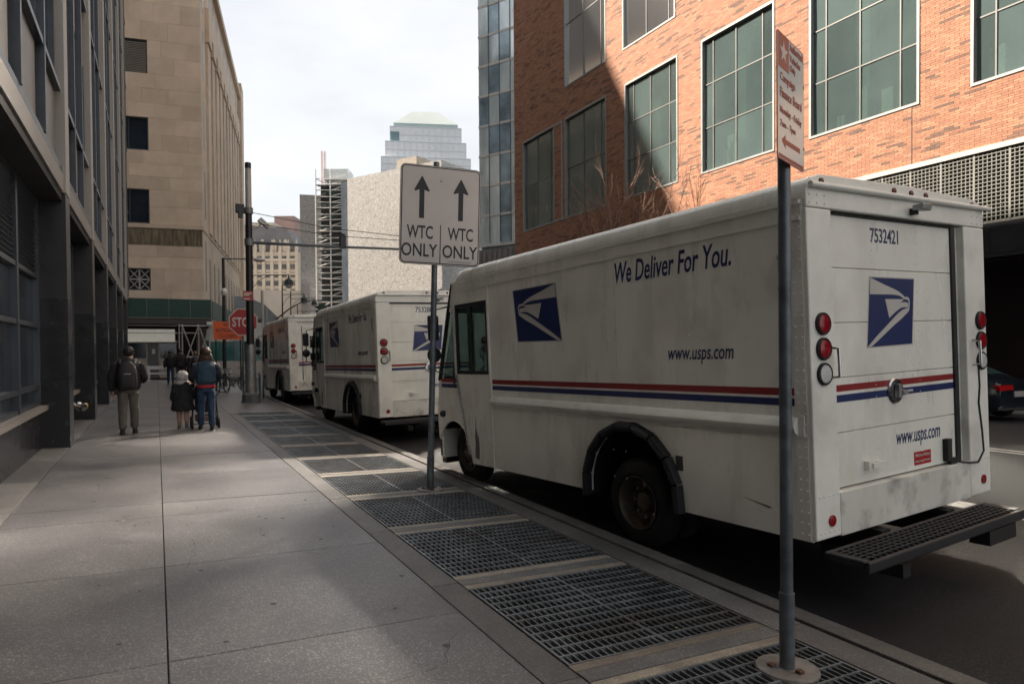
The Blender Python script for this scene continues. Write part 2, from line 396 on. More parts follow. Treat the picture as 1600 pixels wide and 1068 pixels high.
PS, P0 = 5.43, 14.0
ab('wall', MB().box(-16,-1.95,-10,44.2,-.1,31).box(-1.95,FX-.02,43.55,44.2,4.45,31).box(-1.95,-1.40,-10,-3,-.1,31), granD)
ab('roof_parapet', MB().box(-16,FX-.05,-10,44.25,31.003,31.6), stoneG)
me_l = MB().box(-.6,0,0,.62,1.25,4.45).mesh('pier', granD); me_d = MB().box(-.6,.006,-.004,.626,-.1,1.245).mesh('pier_dado', granP)
me_d2= MB().box(-.6,.004,-.002,.624,1.25,2.62).mesh('pier_dado', granP)
me_u = MB().box(-.34,.012,0,.55,4.452,31).mesh('pier_shaft', mat('lit_pier_stone',(.34,.325,.30),.5,var=.12,scale=1.6,streak=.25))  # paler copy of the grey stone, light caught on the shafts painted in
for k in range(-3, 6):
    y = P0+PS*k-(1.2 if k < 0 else 0)
    for me, nm in ((me_l,'pier'),(me_d,'pier_base'),(me_d2,'pier_dado'),(me_u,'pier_shaft')): pa(inst(me, nm, None, (FX, y, .0)))
bw = PS-.62                                        # bay opening
m_beam = MB().box(-.5,-.02,0,bw,4.44,4.74).mesh('beam', stoneG)
m_cap  = MB().box(-.45,-.045,0,bw,4.80,4.90).mesh('beam_cap', alu)
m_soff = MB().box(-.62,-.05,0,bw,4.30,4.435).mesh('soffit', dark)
m_pl = MB().box(-.62,-.40,0,bw,-.1,.72).mesh('plinth', granP)
m_sill = MB().box(-.62,-.30,0,bw,.722,.80).mesh('sill', stoneG)
npan = 3; pw = bw/npan
def frame_mesh():
    b_ = MB()
    for j in range(npan+1):
        x = pw*j; b_.box(-.55,-.40,max(0,x-.055),min(bw,x+.055),.802,4.30)
    for z in (.83,1.12,2.15,2.98,4.26):
        for j in range(npan): b_.box(-.53,-.415,pw*j+.056,pw*(j+1)-.056,z-.035,z+.035)
    return b_.mesh('window_frame', alu)
m_fr = frame_mesh()
m_pane = [MB().box(-.50,-.488,.056,pw-.056,z0,z1).mesh('pane', wglass) for z0,z1 in ((.866,1.084),(1.156,2.114),(2.186,2.944))]
m_slat = MB().prism([(-.55,0),(-.545,-.008),(-.43,.058),(-.435,.066)], lambda a,b_,d:(a,d,b_), .06, pw-.06).mesh('louvre_slat', alu)
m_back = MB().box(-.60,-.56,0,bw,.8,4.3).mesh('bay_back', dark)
for k in range(-2, 5):
    y = P0+PS*k+.62-(1.2 if k < 0 else 0)
    o = (FX, y, 0); ky = (1,1.2495 if k == -1 else 1,1)
    for me, nm in ((m_beam,'beam'),(m_cap,'beam_cap'),(m_soff,'soffit'),(m_pl,'plinth'),(m_sill,'sill'),(m_back,'bay_back')): pa(inst(me, nm, None, o, scl=ky))
    w = pa(inst(m_fr, 'window', None, o, scl=ky))
    for j in range(npan):
        for me in m_pane: inst(me, 'pane', w, (0, pw*j, 0))
        if k <= 1:
            for q in range(16): inst(m_slat, 'louvre_slat', w, (0, pw*j, 3.03+.074*q))
        else:
            b_ = MB()
            for q in range(16): b_.prism([(-.55,3.03+.074*q),(-.545,3.022+.074*q),(-.43,3.088+.074*q),(-.435,3.096+.074*q)], lambda a,c,d:(a,d,c), pw*j+.06, pw*(j+1)-.06)
            b_.build('louvre', alu, w)
# upper storeys: three modules a bay
FH = 3.72; mw = (PS-.55)/3
m_mul = MB().box(-.20,-.02,-.05,.05,4.905,31).mesh('mullion', alu)
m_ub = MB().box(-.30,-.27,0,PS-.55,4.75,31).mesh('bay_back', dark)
m_sp = MB().box(-.20,-.12,.18,mw-.18,0,1.22).mesh('spandrel_panel', spand)
m_si = MB().box(-.20,-.03,.07,mw-.07,0,.09).mesh('window_sill', alu)
m_wi = MB().box(-.22,-.19,.16,mw-.16,0,2.28).mesh('window_pane', wglass)
m_wf = MB().box(-.21,-.11,.065,.155,0,2.28).box(-.21,-.11,mw-.155,mw-.065,0,2.28).box(-.21,-.14,.156,mw-.156,1.5,1.56).mesh('window', alu)
for k in range(-2, 6):
    y = P0+PS*k+.55-(1.2 if k < 0 else 0); kk = 1.246 if k == -1 else 1; ky = (1,kk,1)
    if k < -1: continue
    pa(inst(m_ub, 'bay_back', None, (FX, y, 0), scl=ky))
    for j in range(3):
        yy = y+mw*j*kk
        if j: pa(inst(m_mul, 'mullion', None, (FX, yy, 0)))
        for fl in range(6):
            z = 4.905+FH*fl
            pa(inst(m_sp, 'spandrel_panel', None, (FX, yy, z), scl=ky))
            pa(inst(m_si, 'window_sill', None, (FX, yy, z+1.24), scl=ky))
            w = pa(inst(m_wf, 'window', None, (FX, yy, z+1.34), scl=ky)); inst(m_wi, 'pane', w)
# ------------------------------------------------------------------ tan stone building beyond the cross street
tan  = mat('tan_limestone', (.57,.465,.36), .75, var=.12, scale=.9, bump=.1, bscale=30, stain=((.36,.285,.215), .22, .55), piece=.13)
tand = mat('stained_limestone', (.15,.125,.082), .85, var=.75, scale=7, streak=.12)
recess = mat('recess_dark', (.03,.03,.032), .4, var=.2)
slot = mat('window_slot', (.05,.045,.04), .3, var=.3, scale=.5)
g2 = Vector((.18,.984,0)).normalized(); e2 = Vector((g2.y,-g2.x,0))
MT = Matrix(((e2.x,g2.x,0,2.93),(e2.y,g2.y,0,52),(0,0,1,0),(0,0,0,1)))
T = thing('stone_building', 'tall tan limestone building with blank end wall and giant pilasters across the side street', 'building', M=MT)
w1, w2 = -5.8, -3.32                                        # the column of windows in the near face
zs = [(5.9,7.4),(10.46,12.79),(15.44,17.68),(20.66,22.93)]
ZT = 30.5
# core (set 0.25 m behind the block facing), unseen high masses added to shade the brick
MBc = MB(); MBc.box(-40,-.25,.5,30,0,ZT-.02); 
MBc.build('wall', tan, T)
MB().box(-40,-3.0,.45,17,ZT,46.4).build('shade_storeys', mat('dark_unseen_mass',(.11,.095,.085),.7), T); MB().box(-60,-4,17.01,50,ZT,75).build('shade_tower', mat('dark_unseen_mass',(.11,.095,.085),.7), T)  # out of view; shaped for the diagonal shade, dark for window reflections
MB().box(-.6,-.0,-.02,30.1,ZT,ZT+.9).box(-3.0,-.61,-.02,.6,ZT,ZT+.9).build('parapet', tan, T)
# facing blocks of the near wall
def blk(sx, sz): return MB().box(0.004,sx-.004,-.0,.30,0.004,sz-.004).mesh('stone_block', tan)
cache = {}
def block(x0, x1, z0, z1, dy=0.):
    k = (round(x1-x0,3), round(z1-z0,3))
    if k not in cache: cache[k] = blk(*k)
    inst(cache[k], 'stone_block', T, (x0, .2+dy, z0))
MB().box(-12,0,.50,.52,0,ZT).build('backing', tan, T)
rows = []
z = 4.4
cuts = sorted(set([5.9,7.4,9.0,10.2,10.46,12.79,15.44,17.68,20.66,22.93,ZT]))
prev = 0
levels = [0,2.2,4.2]+[5.9,7.4]+[8.2,9.0,10.2,10.46]+[11.62,12.79]+[13.67,14.55,15.44]+[16.56,17.68]+[18.67,19.66,20.66]+[21.8,22.93]+[24.2,25.5,26.8,28.1,29.4,ZT]
for r, (z0, z1) in enumerate(zip(levels, levels[1:])):
    inwin = any(a-.01 <= z0 and z1 <= c+.01 for a, c in zs)
    segs = [(-12, w1 if z0 > 8 else -4.74), (w2, 0)] if inwin else [(-12, 0)]
    for (a, c) in segs:
        x = a; st = 1.66
        first = True
        while x < c-.05:
            x1 = x + (st*.5 if (first and r % 2) else st); first = False
            if c-x1 < .5: x1 = c
            block(x, min(x1,c), z0, z1, random.uniform(-.006,.006)); x = x1
MB().box(-12,.06,.12,.2,10.16,10.42).build('ledge', tan, T)
MB().box(-12,-.02,.17,.2,9.02,10.155).build('stained_course', tand, T)
W1 = w1
for (z0, z1) in zs:
    f = MB(); t = .09; w1 = W1 if z0 > 8 else -4.74
    f.box(w1,w2,.30,.42,z0,z0+t).box(w1,w2,.30,.42,z1-t,z1).box(w1,w1+t,.30,.42,z0+t,z1-t).box(w2-t,w2,.30,.42,z0+t,z1-t)
    wf = f.build('window', alu, T)
    if z0 > 20:
        sl = MB().box(w1+t,w2-t,.31,.37,0,.05).mesh('louvre_slat', mat('louvre_grey',(.24,.22,.19),.5,var=.1))
        for q in range(18): inst(sl, 'louvre_slat', wf, (0,0,z0+t+.02+.114*q))
        MB().box(w1+t,w2-t,.45,.46,z0+t,z1-t).build('window_back', recess, wf)
    elif z0 < 8:
        b_ = MB(); xm = (w1+w2)/2; zm = (z0+z1)/2
        b_.box(xm-.05,xm+.05,.30,.36,z0+t,z1-t).box(w1+t,xm-.05,.30,.36,zm-.05,zm+.05).box(xm+.05,w2-t,.30,.36,zm-.05,zm+.05)
        for xa, xb in ((w1+t,xm-.05),(xm+.05,w2-t)):
            for za, zb in ((z0+t,zm-.05),(zm+.05,z1-t)):
                b_.tube([(xa,.33,za),(xb,.33,zb)],.035,4); b_.tube([(xa,.335,zb),(xb,.335,za)],.035,4)
        b_.build('grille', mat('grille_paint',(.33,.33,.31),.5), wf)
        MB().box(w1+t,w2-t,.43,.44,z0+t,z1-t).build('window_back', recess, wf)
    else:
        MB().box(w1+t,w2-t,.40,.41,z0+t,z1-t).build('pane', wglass, wf)
        MB().box((w1+w2)/2-.03,(w1+w2)/2+.03,.37,.399,z0+t,z1-t).build('glazing_bar', alu, wf)
# long face: corner pier, slot windows, giant pilasters, attic
MB().box(-.249,0,.5,3.0,0,ZT).build('corner_pier', tan, T)
for za, zb in ((6.0,9.6),(11.2,14.6),(16.2,19.6),(21.2,24.6),(26.0,29.0)):
    MB().box(-.245,.012,1.5,2.1,za,zb).build('slot_window', slot, T)
MB().box(-.249,0,3.0,30,0,10.15).build('base_storey', tan, T)
MB().box(-.249,.05,.3,30,10.16,10.42).build('ledge', tan, T)
MB().box(-.249,.25,3.2,30.1,25.4,27.0).build('entablature', tan, T)
MB().box(-.249,.02,3.2,30,27.003,29.9).build('attic_wall', tan, T)
MB().box(-.249,.35,3.0,30.2,29.903,30.5).build('cornice', tan, T)
m_pil = MB().box(-.2,.14,0,1.55,10.43,24.5).mesh('pilaster', tan); m_cap = MB().box(-.2,.26,-.12,1.67,24.503,25.39).mesh('capital', tan)
m_win = MB().box(-.245,-.16,0,1.22,10.5,24.9).mesh('window_strip', slot); m_attw = MB().box(0,.026,0,1.0,27.5,29.3).mesh('attic_window', slot)
m_bw = MB().box(-.1,.012,0,.9,5.5,8.6).mesh('base_window', slot)
m_spn = MB().box(-.16,-.10,0,1.22,0,.8).mesh('spandrel', tan)
for k in range(10):
    y = 3.3+2.75*k
    inst(m_pil, 'pilaster', T, (0,y,0)); inst(m_cap, 'capital', T, (0,y,0))
    if k < 9 or True:
        inst(m_win, 'window_strip', T, (0,y+1.552,0)); inst(m_attw, 'attic_window', T, (0.001,y+1.7,0))
        inst(m_bw, 'base_window', T, (0,y+.4,0))
        for z in (13.4,17.0,20.6): inst(m_spn, 'spandrel', T, (0,y+1.552,z))
MB().box(-.3,.42,30.21,33,0,31.6).build('end_pier', tan, T)

# sidewalk shed (green scaffold canopy) in front of it
green = mat('shed_green', (.006,.050,.043), .5, var=.3, scale=2)
galv = mat('scaffold_steel', (.5,.5,.48), .4, .5, var=.15)
S = thing('scaffold_shed', 'green panelled sidewalk shed on galvanised scaffold posts round the stone building', 'scaffold', (0,47,0))
def sp(o): o.parent = S; o.matrix_parent_inverse = Matrix.Translation((0,-47,0)); return o
pan = MB().box(0,1.19,0,.05,3.78,4.95).mesh('panel', green)
for k in range(5): sp(inst(pan, 'panel', None, (-2.9+1.2*k,47,0)))
pan2 = MB().box(0,.05,0,2.38,3.7,4.9).mesh('panel', green)
for k in range(11): sp(inst(pan2, 'panel', None, (3.12+.4255*k,47.1+2.35*k,0), (0,0,-math.atan2(.18,.984))))
sp(MB().box(-3,3.1,47.1,51.8,3.66,3.76).build('deck', mat('shed_deck',(.03,.028,.025),.8)))
sp(MB().box(-3,3.1,47.05,47.09,3.4,3.7).build('header_beam', mat('shed_beam',(.05,.048,.045),.6)))
sp(MB().box(1.1,3.3,51.2,51.4,-.2,3.6).box(-3,3.2,51.42,51.6,2.3,3.64).build('shade_sheet', mat('under_shed_shade',(.028,.024,.022),.8)))  # dark sheets standing in for the shade under the shed
def rod(p, q, r=.035, nm='brace'): sp(MB().tube([p,q], r, 6).build(nm, galv))
for x in (1.25,1.42,2.35,2.98): rod((x,47.05,0),(x,47.05,3.4),.04,'post')
rod((1.3,47.2,3.3),(-3,47.2,3.3),.03,'ledger'); rod((2.4,47.3,2.85),(-3,47.3,2.85),.03,'ledger'); rod((1.25,47.0,3.3),(3.0,47.0,3.3),.03,'ledger'); rod((1.3,47.0,1.35),(2.4,47.0,1.35),.03,'ledger')
rod((1.42,46.98,3.3),(2.35,46.98,.5)); rod((2.35,46.96,3.3),(1.42,46.96,.6)); rod((2.4,46.98,3.2),(2.98,46.98,1.3)); rod((2.98,46.96,3.2),(2.4,46.96,1.4))
sp(MB().box(2.82,3.16,46.9,47.04,3.36,3.56).build('lamp_head', galv))
# guard booth under the shed
boothw = mat('booth_panel', (.36,.34,.31), .6, var=.1)
Bt = thing('guard_booth', 'low guard booth with a lit white fascia and dark windows under the green shed', 'booth', (-1,49,0))
def bp(name, b_, m): o = b_.build(name, m); o.parent = Bt; o.matrix_parent_inverse = Matrix.Translation((1,-49,0)); return o
bp('wall', MB().box(-3,-.55,49,51.7,0,1.28).box(.15,1.2,49,51.7,0,1.28).box(-3,1.2,51,51.7,1.28,2.25), boothw)
bp('fascia', MB().box(-3,1.05,48.8,48.95,2.32,3.12), mat('lit_fascia',(.45,.44,.39),.5,em=(1,.95,.82,.06)))
bp('roof', MB().box(-3,1.2,48.96,51.7,2.26,2.4), boothw)
bp('door', MB().box(-.5,.1,49.03,49.09,0,2.2), mat('booth_door',(.10,.11,.13),.5))
bp('door_notice', MB().box(-.27,-.1,49.0,49.02,1.55,1.85), mat('paper',(.6,.65,.62),.7))
for x0, x1 in ((-2.95,-1.8),(-1.7,-.62),(.2,1.12)): bp('window', MB().box(x0,x1,49.1,49.14,1.32,2.22), wglass)
bp('window_post', MB().box(-.6,-.52,49.02,49.12,1.28,2.25).box(.1,.18,49.02,49.12,1.28,2.25).box(-1.78,-1.72,49.02,49.12,1.28,2.25), boothw)
# glazed shop front further along, behind the bicycles
Gf = thing('glass_storefront', 'teal glass storefront strip on a pale base behind the bicycles', 'storefront', (4.0,56,0))
def gp(name, b_, m): o = b_.build(name, m); o.parent = Gf; o.matrix_parent_inverse = Matrix.Translation((-4,-56,0)); return o
teal = mat('teal_glass', (.01,.11,.10), .12, var=.5, scale=.8, spec=.7)
gp('base', MB().box(2.95,6.4,49.6,50.2,-.2,1.0), boothw)
for k in range(4): gp('pane', MB().box(2.97+.85*k,3.78+.85*k,49.8,49.84,1.02,2.35), teal)
gp('mullion', MB().box(2.955,2.965,49.7,49.9,1.005,2.4).box(3.785,3.815,49.7,49.9,1.005,2.4).box(4.635,4.665,49.7,49.9,1.005,2.4).box(5.485,5.515,49.7,49.9,1.005,2.4), alu)
gp('header', MB().box(2.95,6.4,49.6,50.2,2.41,3.2), mat('store_header',(.42,.46,.44),.5))
gp('column', MB().box(2.35,2.9,49.5,50.1,-.2,3.5), mat('brown_column',(.09,.075,.065),.6))
# street barrier in front of the booth
Bar = thing('steel_barrier', 'low grey steel barrier rail across the pavement by the guard booth', 'barrier', (-.6,46.6,0))
o = MB().box(-2.4,1.5,-.08,.08,.62,.82).box(-2.4,1.5,-.05,.05,.32,.42).build('rail', galv, Bar)
for x in (-2.0,.15,1.35): MB().box(x-.07,x+.07,-.12,-.081,-.3,.84).build('leg', galv, Bar)
# ------------------------------------------------------------------ brick building on the right
BX = 22.5; BY1 = 42.4
def brick_material(name, single=False):
    m = bpy.data.materials.new(name); m.use_nodes = True; t = m.node_tree; b = t.nodes['Principled BSDF']; b.inputs['Roughness'].default_value = .8
    r = t.nodes.new('ShaderNodeValToRGB')
    if single: s = t.nodes.new('ShaderNodeObjectInfo'); sep = t.nodes.new('ShaderNodeSeparateColor'); t.links.new(s.outputs['Color'], sep.inputs[0]); t.links.new(sep.outputs[0], r.inputs[0])
    else: s = t.nodes.new('ShaderNodeAttribute'); s.attribute_name = 'tone'; t.links.new(s.outputs['Fac'], r.inputs[0])
    e = r.color_ramp.elements; e[0].position = 0; e[0].color = (.15,.085,.06,1); e[1].position = 1; e[1].color = (.50,.26,.15,1)
    for p, c in ((.22,(.22,.115,.075,1)),(.34,(.37,.165,.095,1)),(.7,(.44,.20,.11,1))): q = e.new(p); q.color = c
    n = t.nodes.new('ShaderNodeTexNoise'); n.inputs['Scale'].default_value = 14; g = t.nodes.new('ShaderNodeNewGeometry'); t.links.new(g.outputs['Position'], n.inputs['Vector'])
    mr = t.nodes.new('ShaderNodeMapRange'); mr.inputs[3].default_value = .50; mr.inputs[4].default_value = .88; t.links.new(n.outputs[0], mr.inputs[0])
    mm = t.nodes.new('ShaderNodeMix'); mm.data_type = 'RGBA'; mm.blend_type = 'MULTIPLY'; mm.inputs[0].default_value = 1
    t.links.new(r.outputs[0], mm.inputs[6]); t.links.new(mr.outputs[0], mm.inputs[7]); t.links.new(mm.outputs[2], b.inputs['Base Color'])
    return m
brk = brick_material('brick_mix'); brk1 = brick_material('brick_one', True)
mortar = mat('mortar', (.36,.27,.20), .9, var=.15, scale=5)
wframe = mat('pale_window_frame', (.24,.24,.23), .45, .2, var=.08)
bglass2 = glass_mat('sun_mirror_glass', (.08,.11,.11), .12, .34, .6, (.60,.74,.70), coat=1.7)  # upper panes given an extra mirror coat to throw sun onto the sidewalk
bglass = glass_mat('clinic_glass', (.115,.155,.155), .10, .56, .6, (.70,.82,.78), coat=.12)
roomm = mat('room_wall', (.13,.155,.145), .9, var=.35, scale=.25)
blind = mat('pale_blind', (.72,.72,.62), .8, var=.1)
B = thing('brick_building', 'red brick building with big gridded windows half in sunlight, beyond the trucks', 'building', (BX,25,0))
def bb(o): o.parent = B; o.matrix_parent_inverse = Matrix.Translation((-BX,-25,0)); return o
Zb = 7.78
WN = []    # windows: y0, y1, z0, z1, column fractions, rows
def cols(kind): return {'a':[0,.155,.52,.86,1.],'b':[0,.13,.56,1.]}[kind]
rowsz = [(9.72,15.85),(17.72,25.5),(26.6,32.4),(33.4,38.5)]  # upper rows, mostly unseen, laid out to shape light pools on the sidewalk
for fl, (z0, z1) in enumerate(rowsz):
    if fl == 0: spans = [(37.0,41.15,'b',2),(31.4,35.75,'b',2),(25.5,29.7,'a',3),(19.7,23.9,'a',3),(13.75,18.03,'a',3),(7.9,12.15,'a',3),(1.5,6,'a',3)]
    elif fl == 1: spans = [(31.4,35.75,'b',2),(25.66,29.85,'b',2),(20.0,24.0,'a',2),(14,18.1,'a',2),(8,12.2,'a',2)]
    elif fl == 2: spans = [(26.0,29.8,'a',3),(8,12.2,'a',3)]
    else: spans = [(8,12.2,'a',3),(14,18.1,'a',3)]
    for (a, c, k, n) in spans: WN.append((a, c, z0, 23.2 if (fl == 1 and a < 25) else z1, cols(k), n))
def inwin(y, z, pad=.0): return any(a-pad < y < c+pad and z0-pad < z < z1+pad for a, c, z0, z1, _, _ in WN)
# mortar wall: bands with holes, 12 mm behind brick faces
cut_y = sorted(set([-12, BY1]+[v for w in WN for v in w[:2]])); cut_z = sorted(set([Zb, 46]+[v for w in WN for v in w[2:4]]))
b_ = MB()
for y0, y1 in zip(cut_y, cut_y[1:]):
    run = None
    for z0, z1 in zip(cut_z, cut_z[1:]):
        if not inwin((y0+y1)/2, (z0+z1)/2): b_.box(BX+.012,BX+.42,y0,y1,z0,z1)
bb(b_.build('wall', mortar))
bb(MB().box(BX+.012,BX+.42,-12,BY1,46.001,46.6).box(BX+6.0,BX+14,-12,BY1,-.2,46).box(BX+.421,BX+5.99,BY1-.3,BY1,Zb,46).box(BX+.421,BX+5.99,-12,BY1-.31,45.6,46).build('core', mortar))
# bricks
CHH, BL_ = .0762, .305
rng = random.Random(3)
def zvis(y): return min(27.5, 1.9 + 1.02*math.hypot(BX*.464+y*.886, 0)*(545/1060))
allb = []
z = Zb; r = 0
clus = {}
while z < 27.4:
    y = 7.0 + (BL_/2 if r % 2 else 0) + rng.uniform(-.02,.02)
    darkrun = 0
    while y < BY1-.02:
        y1 = min(y+BL_-.010, BY1-.002)
        if darkrun > 0: darkrun -= 1; tone = rng.uniform(0,.28)
        else:
            tone = rng.uniform(.34,1.)
            if rng.random() < .07: darkrun = rng.choice((1,1,2,2,3))
        zc = z+CHH/2; ok = zc < zvis(y)+.4
        if ok:
            segs = [(y, y1)]
            for a, c, z0, z1, _, _ in WN:
                if z+CHH > z0-.03 and z < z1+.03:
                    ns = []
                    for s0, s1 in segs:
                        if s1 <= a or s0 >= c: ns.append((s0,s1))
                        else:
                            if s0 < a-.03: ns.append((s0,a))
                            if s1 > c+.03: ns.append((c,s1))
                    segs = ns
            for s0, s1 in segs: allb.append((s0, s1, z, tone))
        y += BL_
    z += CHH; r += 1
allb.sort(key=lambda q: (q[0]+q[1])/2*.886+ abs(q[2]-9)*.25)
near = [q for q in allb if q[1]-q[0] > BL_-.03][:300]; ns = set(near); rest = [q for q in allb if q not in ns]
mb1 = MB().box(0,.05,0,BL_-.010,0,CHH-.010).mesh('brick', brk1)
for (y0, y1, z, t) in near:
    o = bb(inst(mb1, 'brick', None, (BX+rng.uniform(-.002,.002), y0, z+.005))); o.color = (t,t,t,1)
V = []; Fc = []; tones = []
for (y0, y1, z, t) in rest:
    i = len(V); x0 = BX+rng.uniform(-.002,.002); x1 = BX+.05; a, c = z+.005, z+CHH-.005
    V += [(x0,y0,a),(x0,y1,a),(x0,y1,c),(x0,y0,c),(x1,y0,a),(x1,y1,a),(x1,y1,c),(x1,y0,c)]; tones += [t]*8
    Fc += [(i,i+3,i+2,i+1),(i,i+1,i+5,i+4),(i+1,i+2,i+6,i+5),(i+2,i+3,i+7,i+6),(i+3,i,i+4,i+7)]
me = bpy.data.meshes.new('brickwork'); me.from_pydata(V, [], Fc); me.materials.append(brk)
at = me.attributes.new('tone', 'FLOAT', 'POINT'); at.data.foreach_set('value', tones)
o = bpy.data.objects.new('brickwork', me); COL.objects.link(o); bb(o); o['kind'] = 'stuff'
# windows
for (y0, y1, z0, z1, fr, n) in WN:
    f = MB(); t = .085; w = y1-y0; X0 = BX-.03; X1 = BX+.20
    f.box(X0,X1,y0,y1,z0,z0+t).box(X0,X1,y0,y1,z1-t,z1).box(X0,X1,y0,y0+t,z0+t,z1-t).box(X0,X1,y1-t,y1,z0+t,z1-t)
    fo = bb(f.build('window', wframe))
    g = MB(); ys = [y0+t+(w-2*t)*q for q in fr]; zz = [z0+t+(z1-z0-2*t)*q/n for q in range(n+1)]
    for q in ys[1:-1]: g.box(BX+.10,BX+.17,q-.022,q+.022,z0+t,z1-t)
    for q in zz[1:-1]:
        for a, c in zip(ys, ys[1:]): g.box(BX+.11,BX+.165,a+(.023 if a != ys[0] else 0),c-(.023 if c != ys[-1] else 0),q-.022,q+.022)
    g.build('glazing_bar', mat('glazing_bar',(.12,.115,.105),.5,.2), fo)
    for a, c in zip(ys, ys[1:]):
        for p, q in zip(zz, zz[1:]):
            o = MB().box(-.006,.006,-(c-a)/2+.023,(c-a)/2-.023,-(q-p)/2+.023,(q-p)/2-.023).build('pane', bglass if z0 < 12 else bglass2, fo, loc=(BX+.14,(a+c)/2,(p+q)/2))
            o.rotation_euler = (0, rng.gauss(0,.006), rng.gauss(0,.006))
    # blinds and columns seen behind the glass
    if y1 > 7 and z0 < 20:
        ro = MB().box(BX+1.6,BX+1.7,y0-.8,y1+.8,z0-.6,z1+.6).box(BX+.43,BX+1.6,y0-.8,y1+.8,z1+.3,z1+.4).box(BX+.43,BX+1.6,y0-.8,y1+.8,z0-.5,z0-.4).build('room', roomm, fo)
        zb = z0+t
        for q in range(3):
            yy = rng.uniform(y0+.4,y1-.7); hh = rng.uniform(.6,1.6)
            MB().box(BX+.5,BX+.62,yy,yy+rng.uniform(.2,.45),zb,zb+hh).build('blind', blind, fo)
        if rng.random() < .8:
            MB().box(BX+.9,BX+1.3,y0+w*.56,y0+w*.70,z0-.4,z1+.3).build('column', mat('room_column',(.34,.35,.31),.8), fo)
bb(MB().box(BX-.03,BX+.2,36.0,36.15,9.72,15.85).box(BX-.025,BX+.2,36.15,37.0,9.72,9.86).box(BX-.025,BX+.2,36.15,37.0,15.72,15.85).box(BX-.03,BX+.2,35.76,35.99,9.72,9.86).build('window_trim', wframe))
bb(MB().box(BX-.004,BX+.05,13.99,14.02,Zb+.01,9.7).build('expansion_joint', joint))
# lintel, grille, lower panels, dark garage
bb(MB().box(BX-.06,BX+.3,-12,30,Zb-.16,Zb-.003).build('lintel', mat('pale_lintel',(.33,.32,.30),.6,var=.1)))
gm = mat('grille_metal', (.14,.14,.125), .5, .3, var=.15)
gb = bb(MB().box(BX+.02,BX+.16,20.0,20.15,5.5,Zb-.17).box(BX+.02,BX+.16,4,20,5.42,5.5).build('grille', gm))
hb = MB().box(BX,BX+.10,4,20,-.012,.012).mesh('bar', gm); vb = MB().box(BX+.01,BX+.09,-.012,.012,5.5,Zb-.17).mesh('bar', gm); vb2 = MB().box(BX-.004,BX+.10,-.03,.03,5.5,Zb-.17).mesh('post', gm)
for k in range(1, 18): inst(hb, 'bar', gb, (0,0,5.5+.1185*k))
for k in range(128): inst(vb if k % 8 else vb2, 'bar' if k % 8 else 'post', gb, (0,4.05+.125*k,0))
bb(MB().box(BX+.25,BX+.3,3,21,5.45,Zb-.17).build('grille_back', mat('grille_back',(.03,.05,.04),.7,var=.5,scale=2)))
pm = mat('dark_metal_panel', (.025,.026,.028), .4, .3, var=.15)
for k in range(9): bb(MB().box(BX+.03,BX+.12,4+1.9*k,5.89+1.9*k,4.5,5.40).build('panel', pm))
bb(MB().box(BX-.02,BX+.6,-12,30,4.38,4.48).build('canopy_edge', pm))
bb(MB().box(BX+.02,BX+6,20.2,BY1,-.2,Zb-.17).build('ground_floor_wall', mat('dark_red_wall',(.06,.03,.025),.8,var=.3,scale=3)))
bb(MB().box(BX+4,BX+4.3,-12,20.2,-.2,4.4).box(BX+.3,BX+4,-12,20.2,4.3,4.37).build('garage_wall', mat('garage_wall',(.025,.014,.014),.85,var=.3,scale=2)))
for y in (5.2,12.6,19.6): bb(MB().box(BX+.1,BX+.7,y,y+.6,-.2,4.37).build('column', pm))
# ------------------------------------------------------------------ mail trucks
white = mat('truck_white', (.80,.795,.725), .28, var=.10, scale=1.8, bump=.14, bscale=3.0, stain=((.50,.47,.40), 1.3, .6), streak=.28)
white2= mat('truck_white_trim', (.79,.785,.725), .36, var=.07, scale=3, stain=((.3,.27,.23), 2.5, .4))
whited= mat('truck_white_scuffed', (.66,.65,.595), .45, var=.12, scale=3, streak=.3, stain=((.16,.15,.14), 5, .7))
navy  = mat('print_navy', (.010,.022,.105), .35, var=.08)
red   = mat('print_red', (.24,.016,.016), .35, var=.08)
whitep= mat('print_white', (.52,.50,.46), .35, var=.05)
lens  = mat('red_lens', (.26,.008,.014), .15, var=.12, scale=40)
lensw = mat('clear_lens', (.55,.55,.53), .12, var=.2, scale=40)
chrome= mat('chrome', (.5,.5,.5), .18, 1., var=.1)
tglass= glass_mat('truck_glass', (.02,.05,.05), .04, .62, .6, (.68,.78,.76))
rimm  = mat('wheel_rim', (.085,.07,.05), .5, .2, var=.3, scale=12)
tyre  = mat('tyre', (.011,.011,.011), .8, var=.3, scale=10, bump=.3, bscale=60)
plast = mat('black_plastic', (.015,.016,.019), .5, var=.2, scale=8)
under = mat('underbody', (.012,.011,.011), .8, var=.3)
LOGO = [ # traced in a 904 x 1068 picture of the emblem
 [(118,118),(140,128),(350,215),(480,262),(560,300),(610,335),(642,364),(690,362),(714,385),(722,420),(712,520),(698,548),(590,635),(450,730),(300,845),(110,990),(47,999),(190,860),(390,690),(470,620),(540,565),(600,530),(640,517),(672,510),(688,506),(696,490),(703,450),(703,420),(692,400),(655,394),(626,392),(600,368),(560,347),(505,337),(450,332),(107,328)],
 [(332,390),(606,391),(622,399),(606,413),(568,433),(640,429),(690,437),(695,462),(689,488),(672,503),(640,495),(600,497),(550,515),(480,560),(420,605),(388,632)]]
LBOX = [(115,115),(800,135),(740,965),(47,999)]
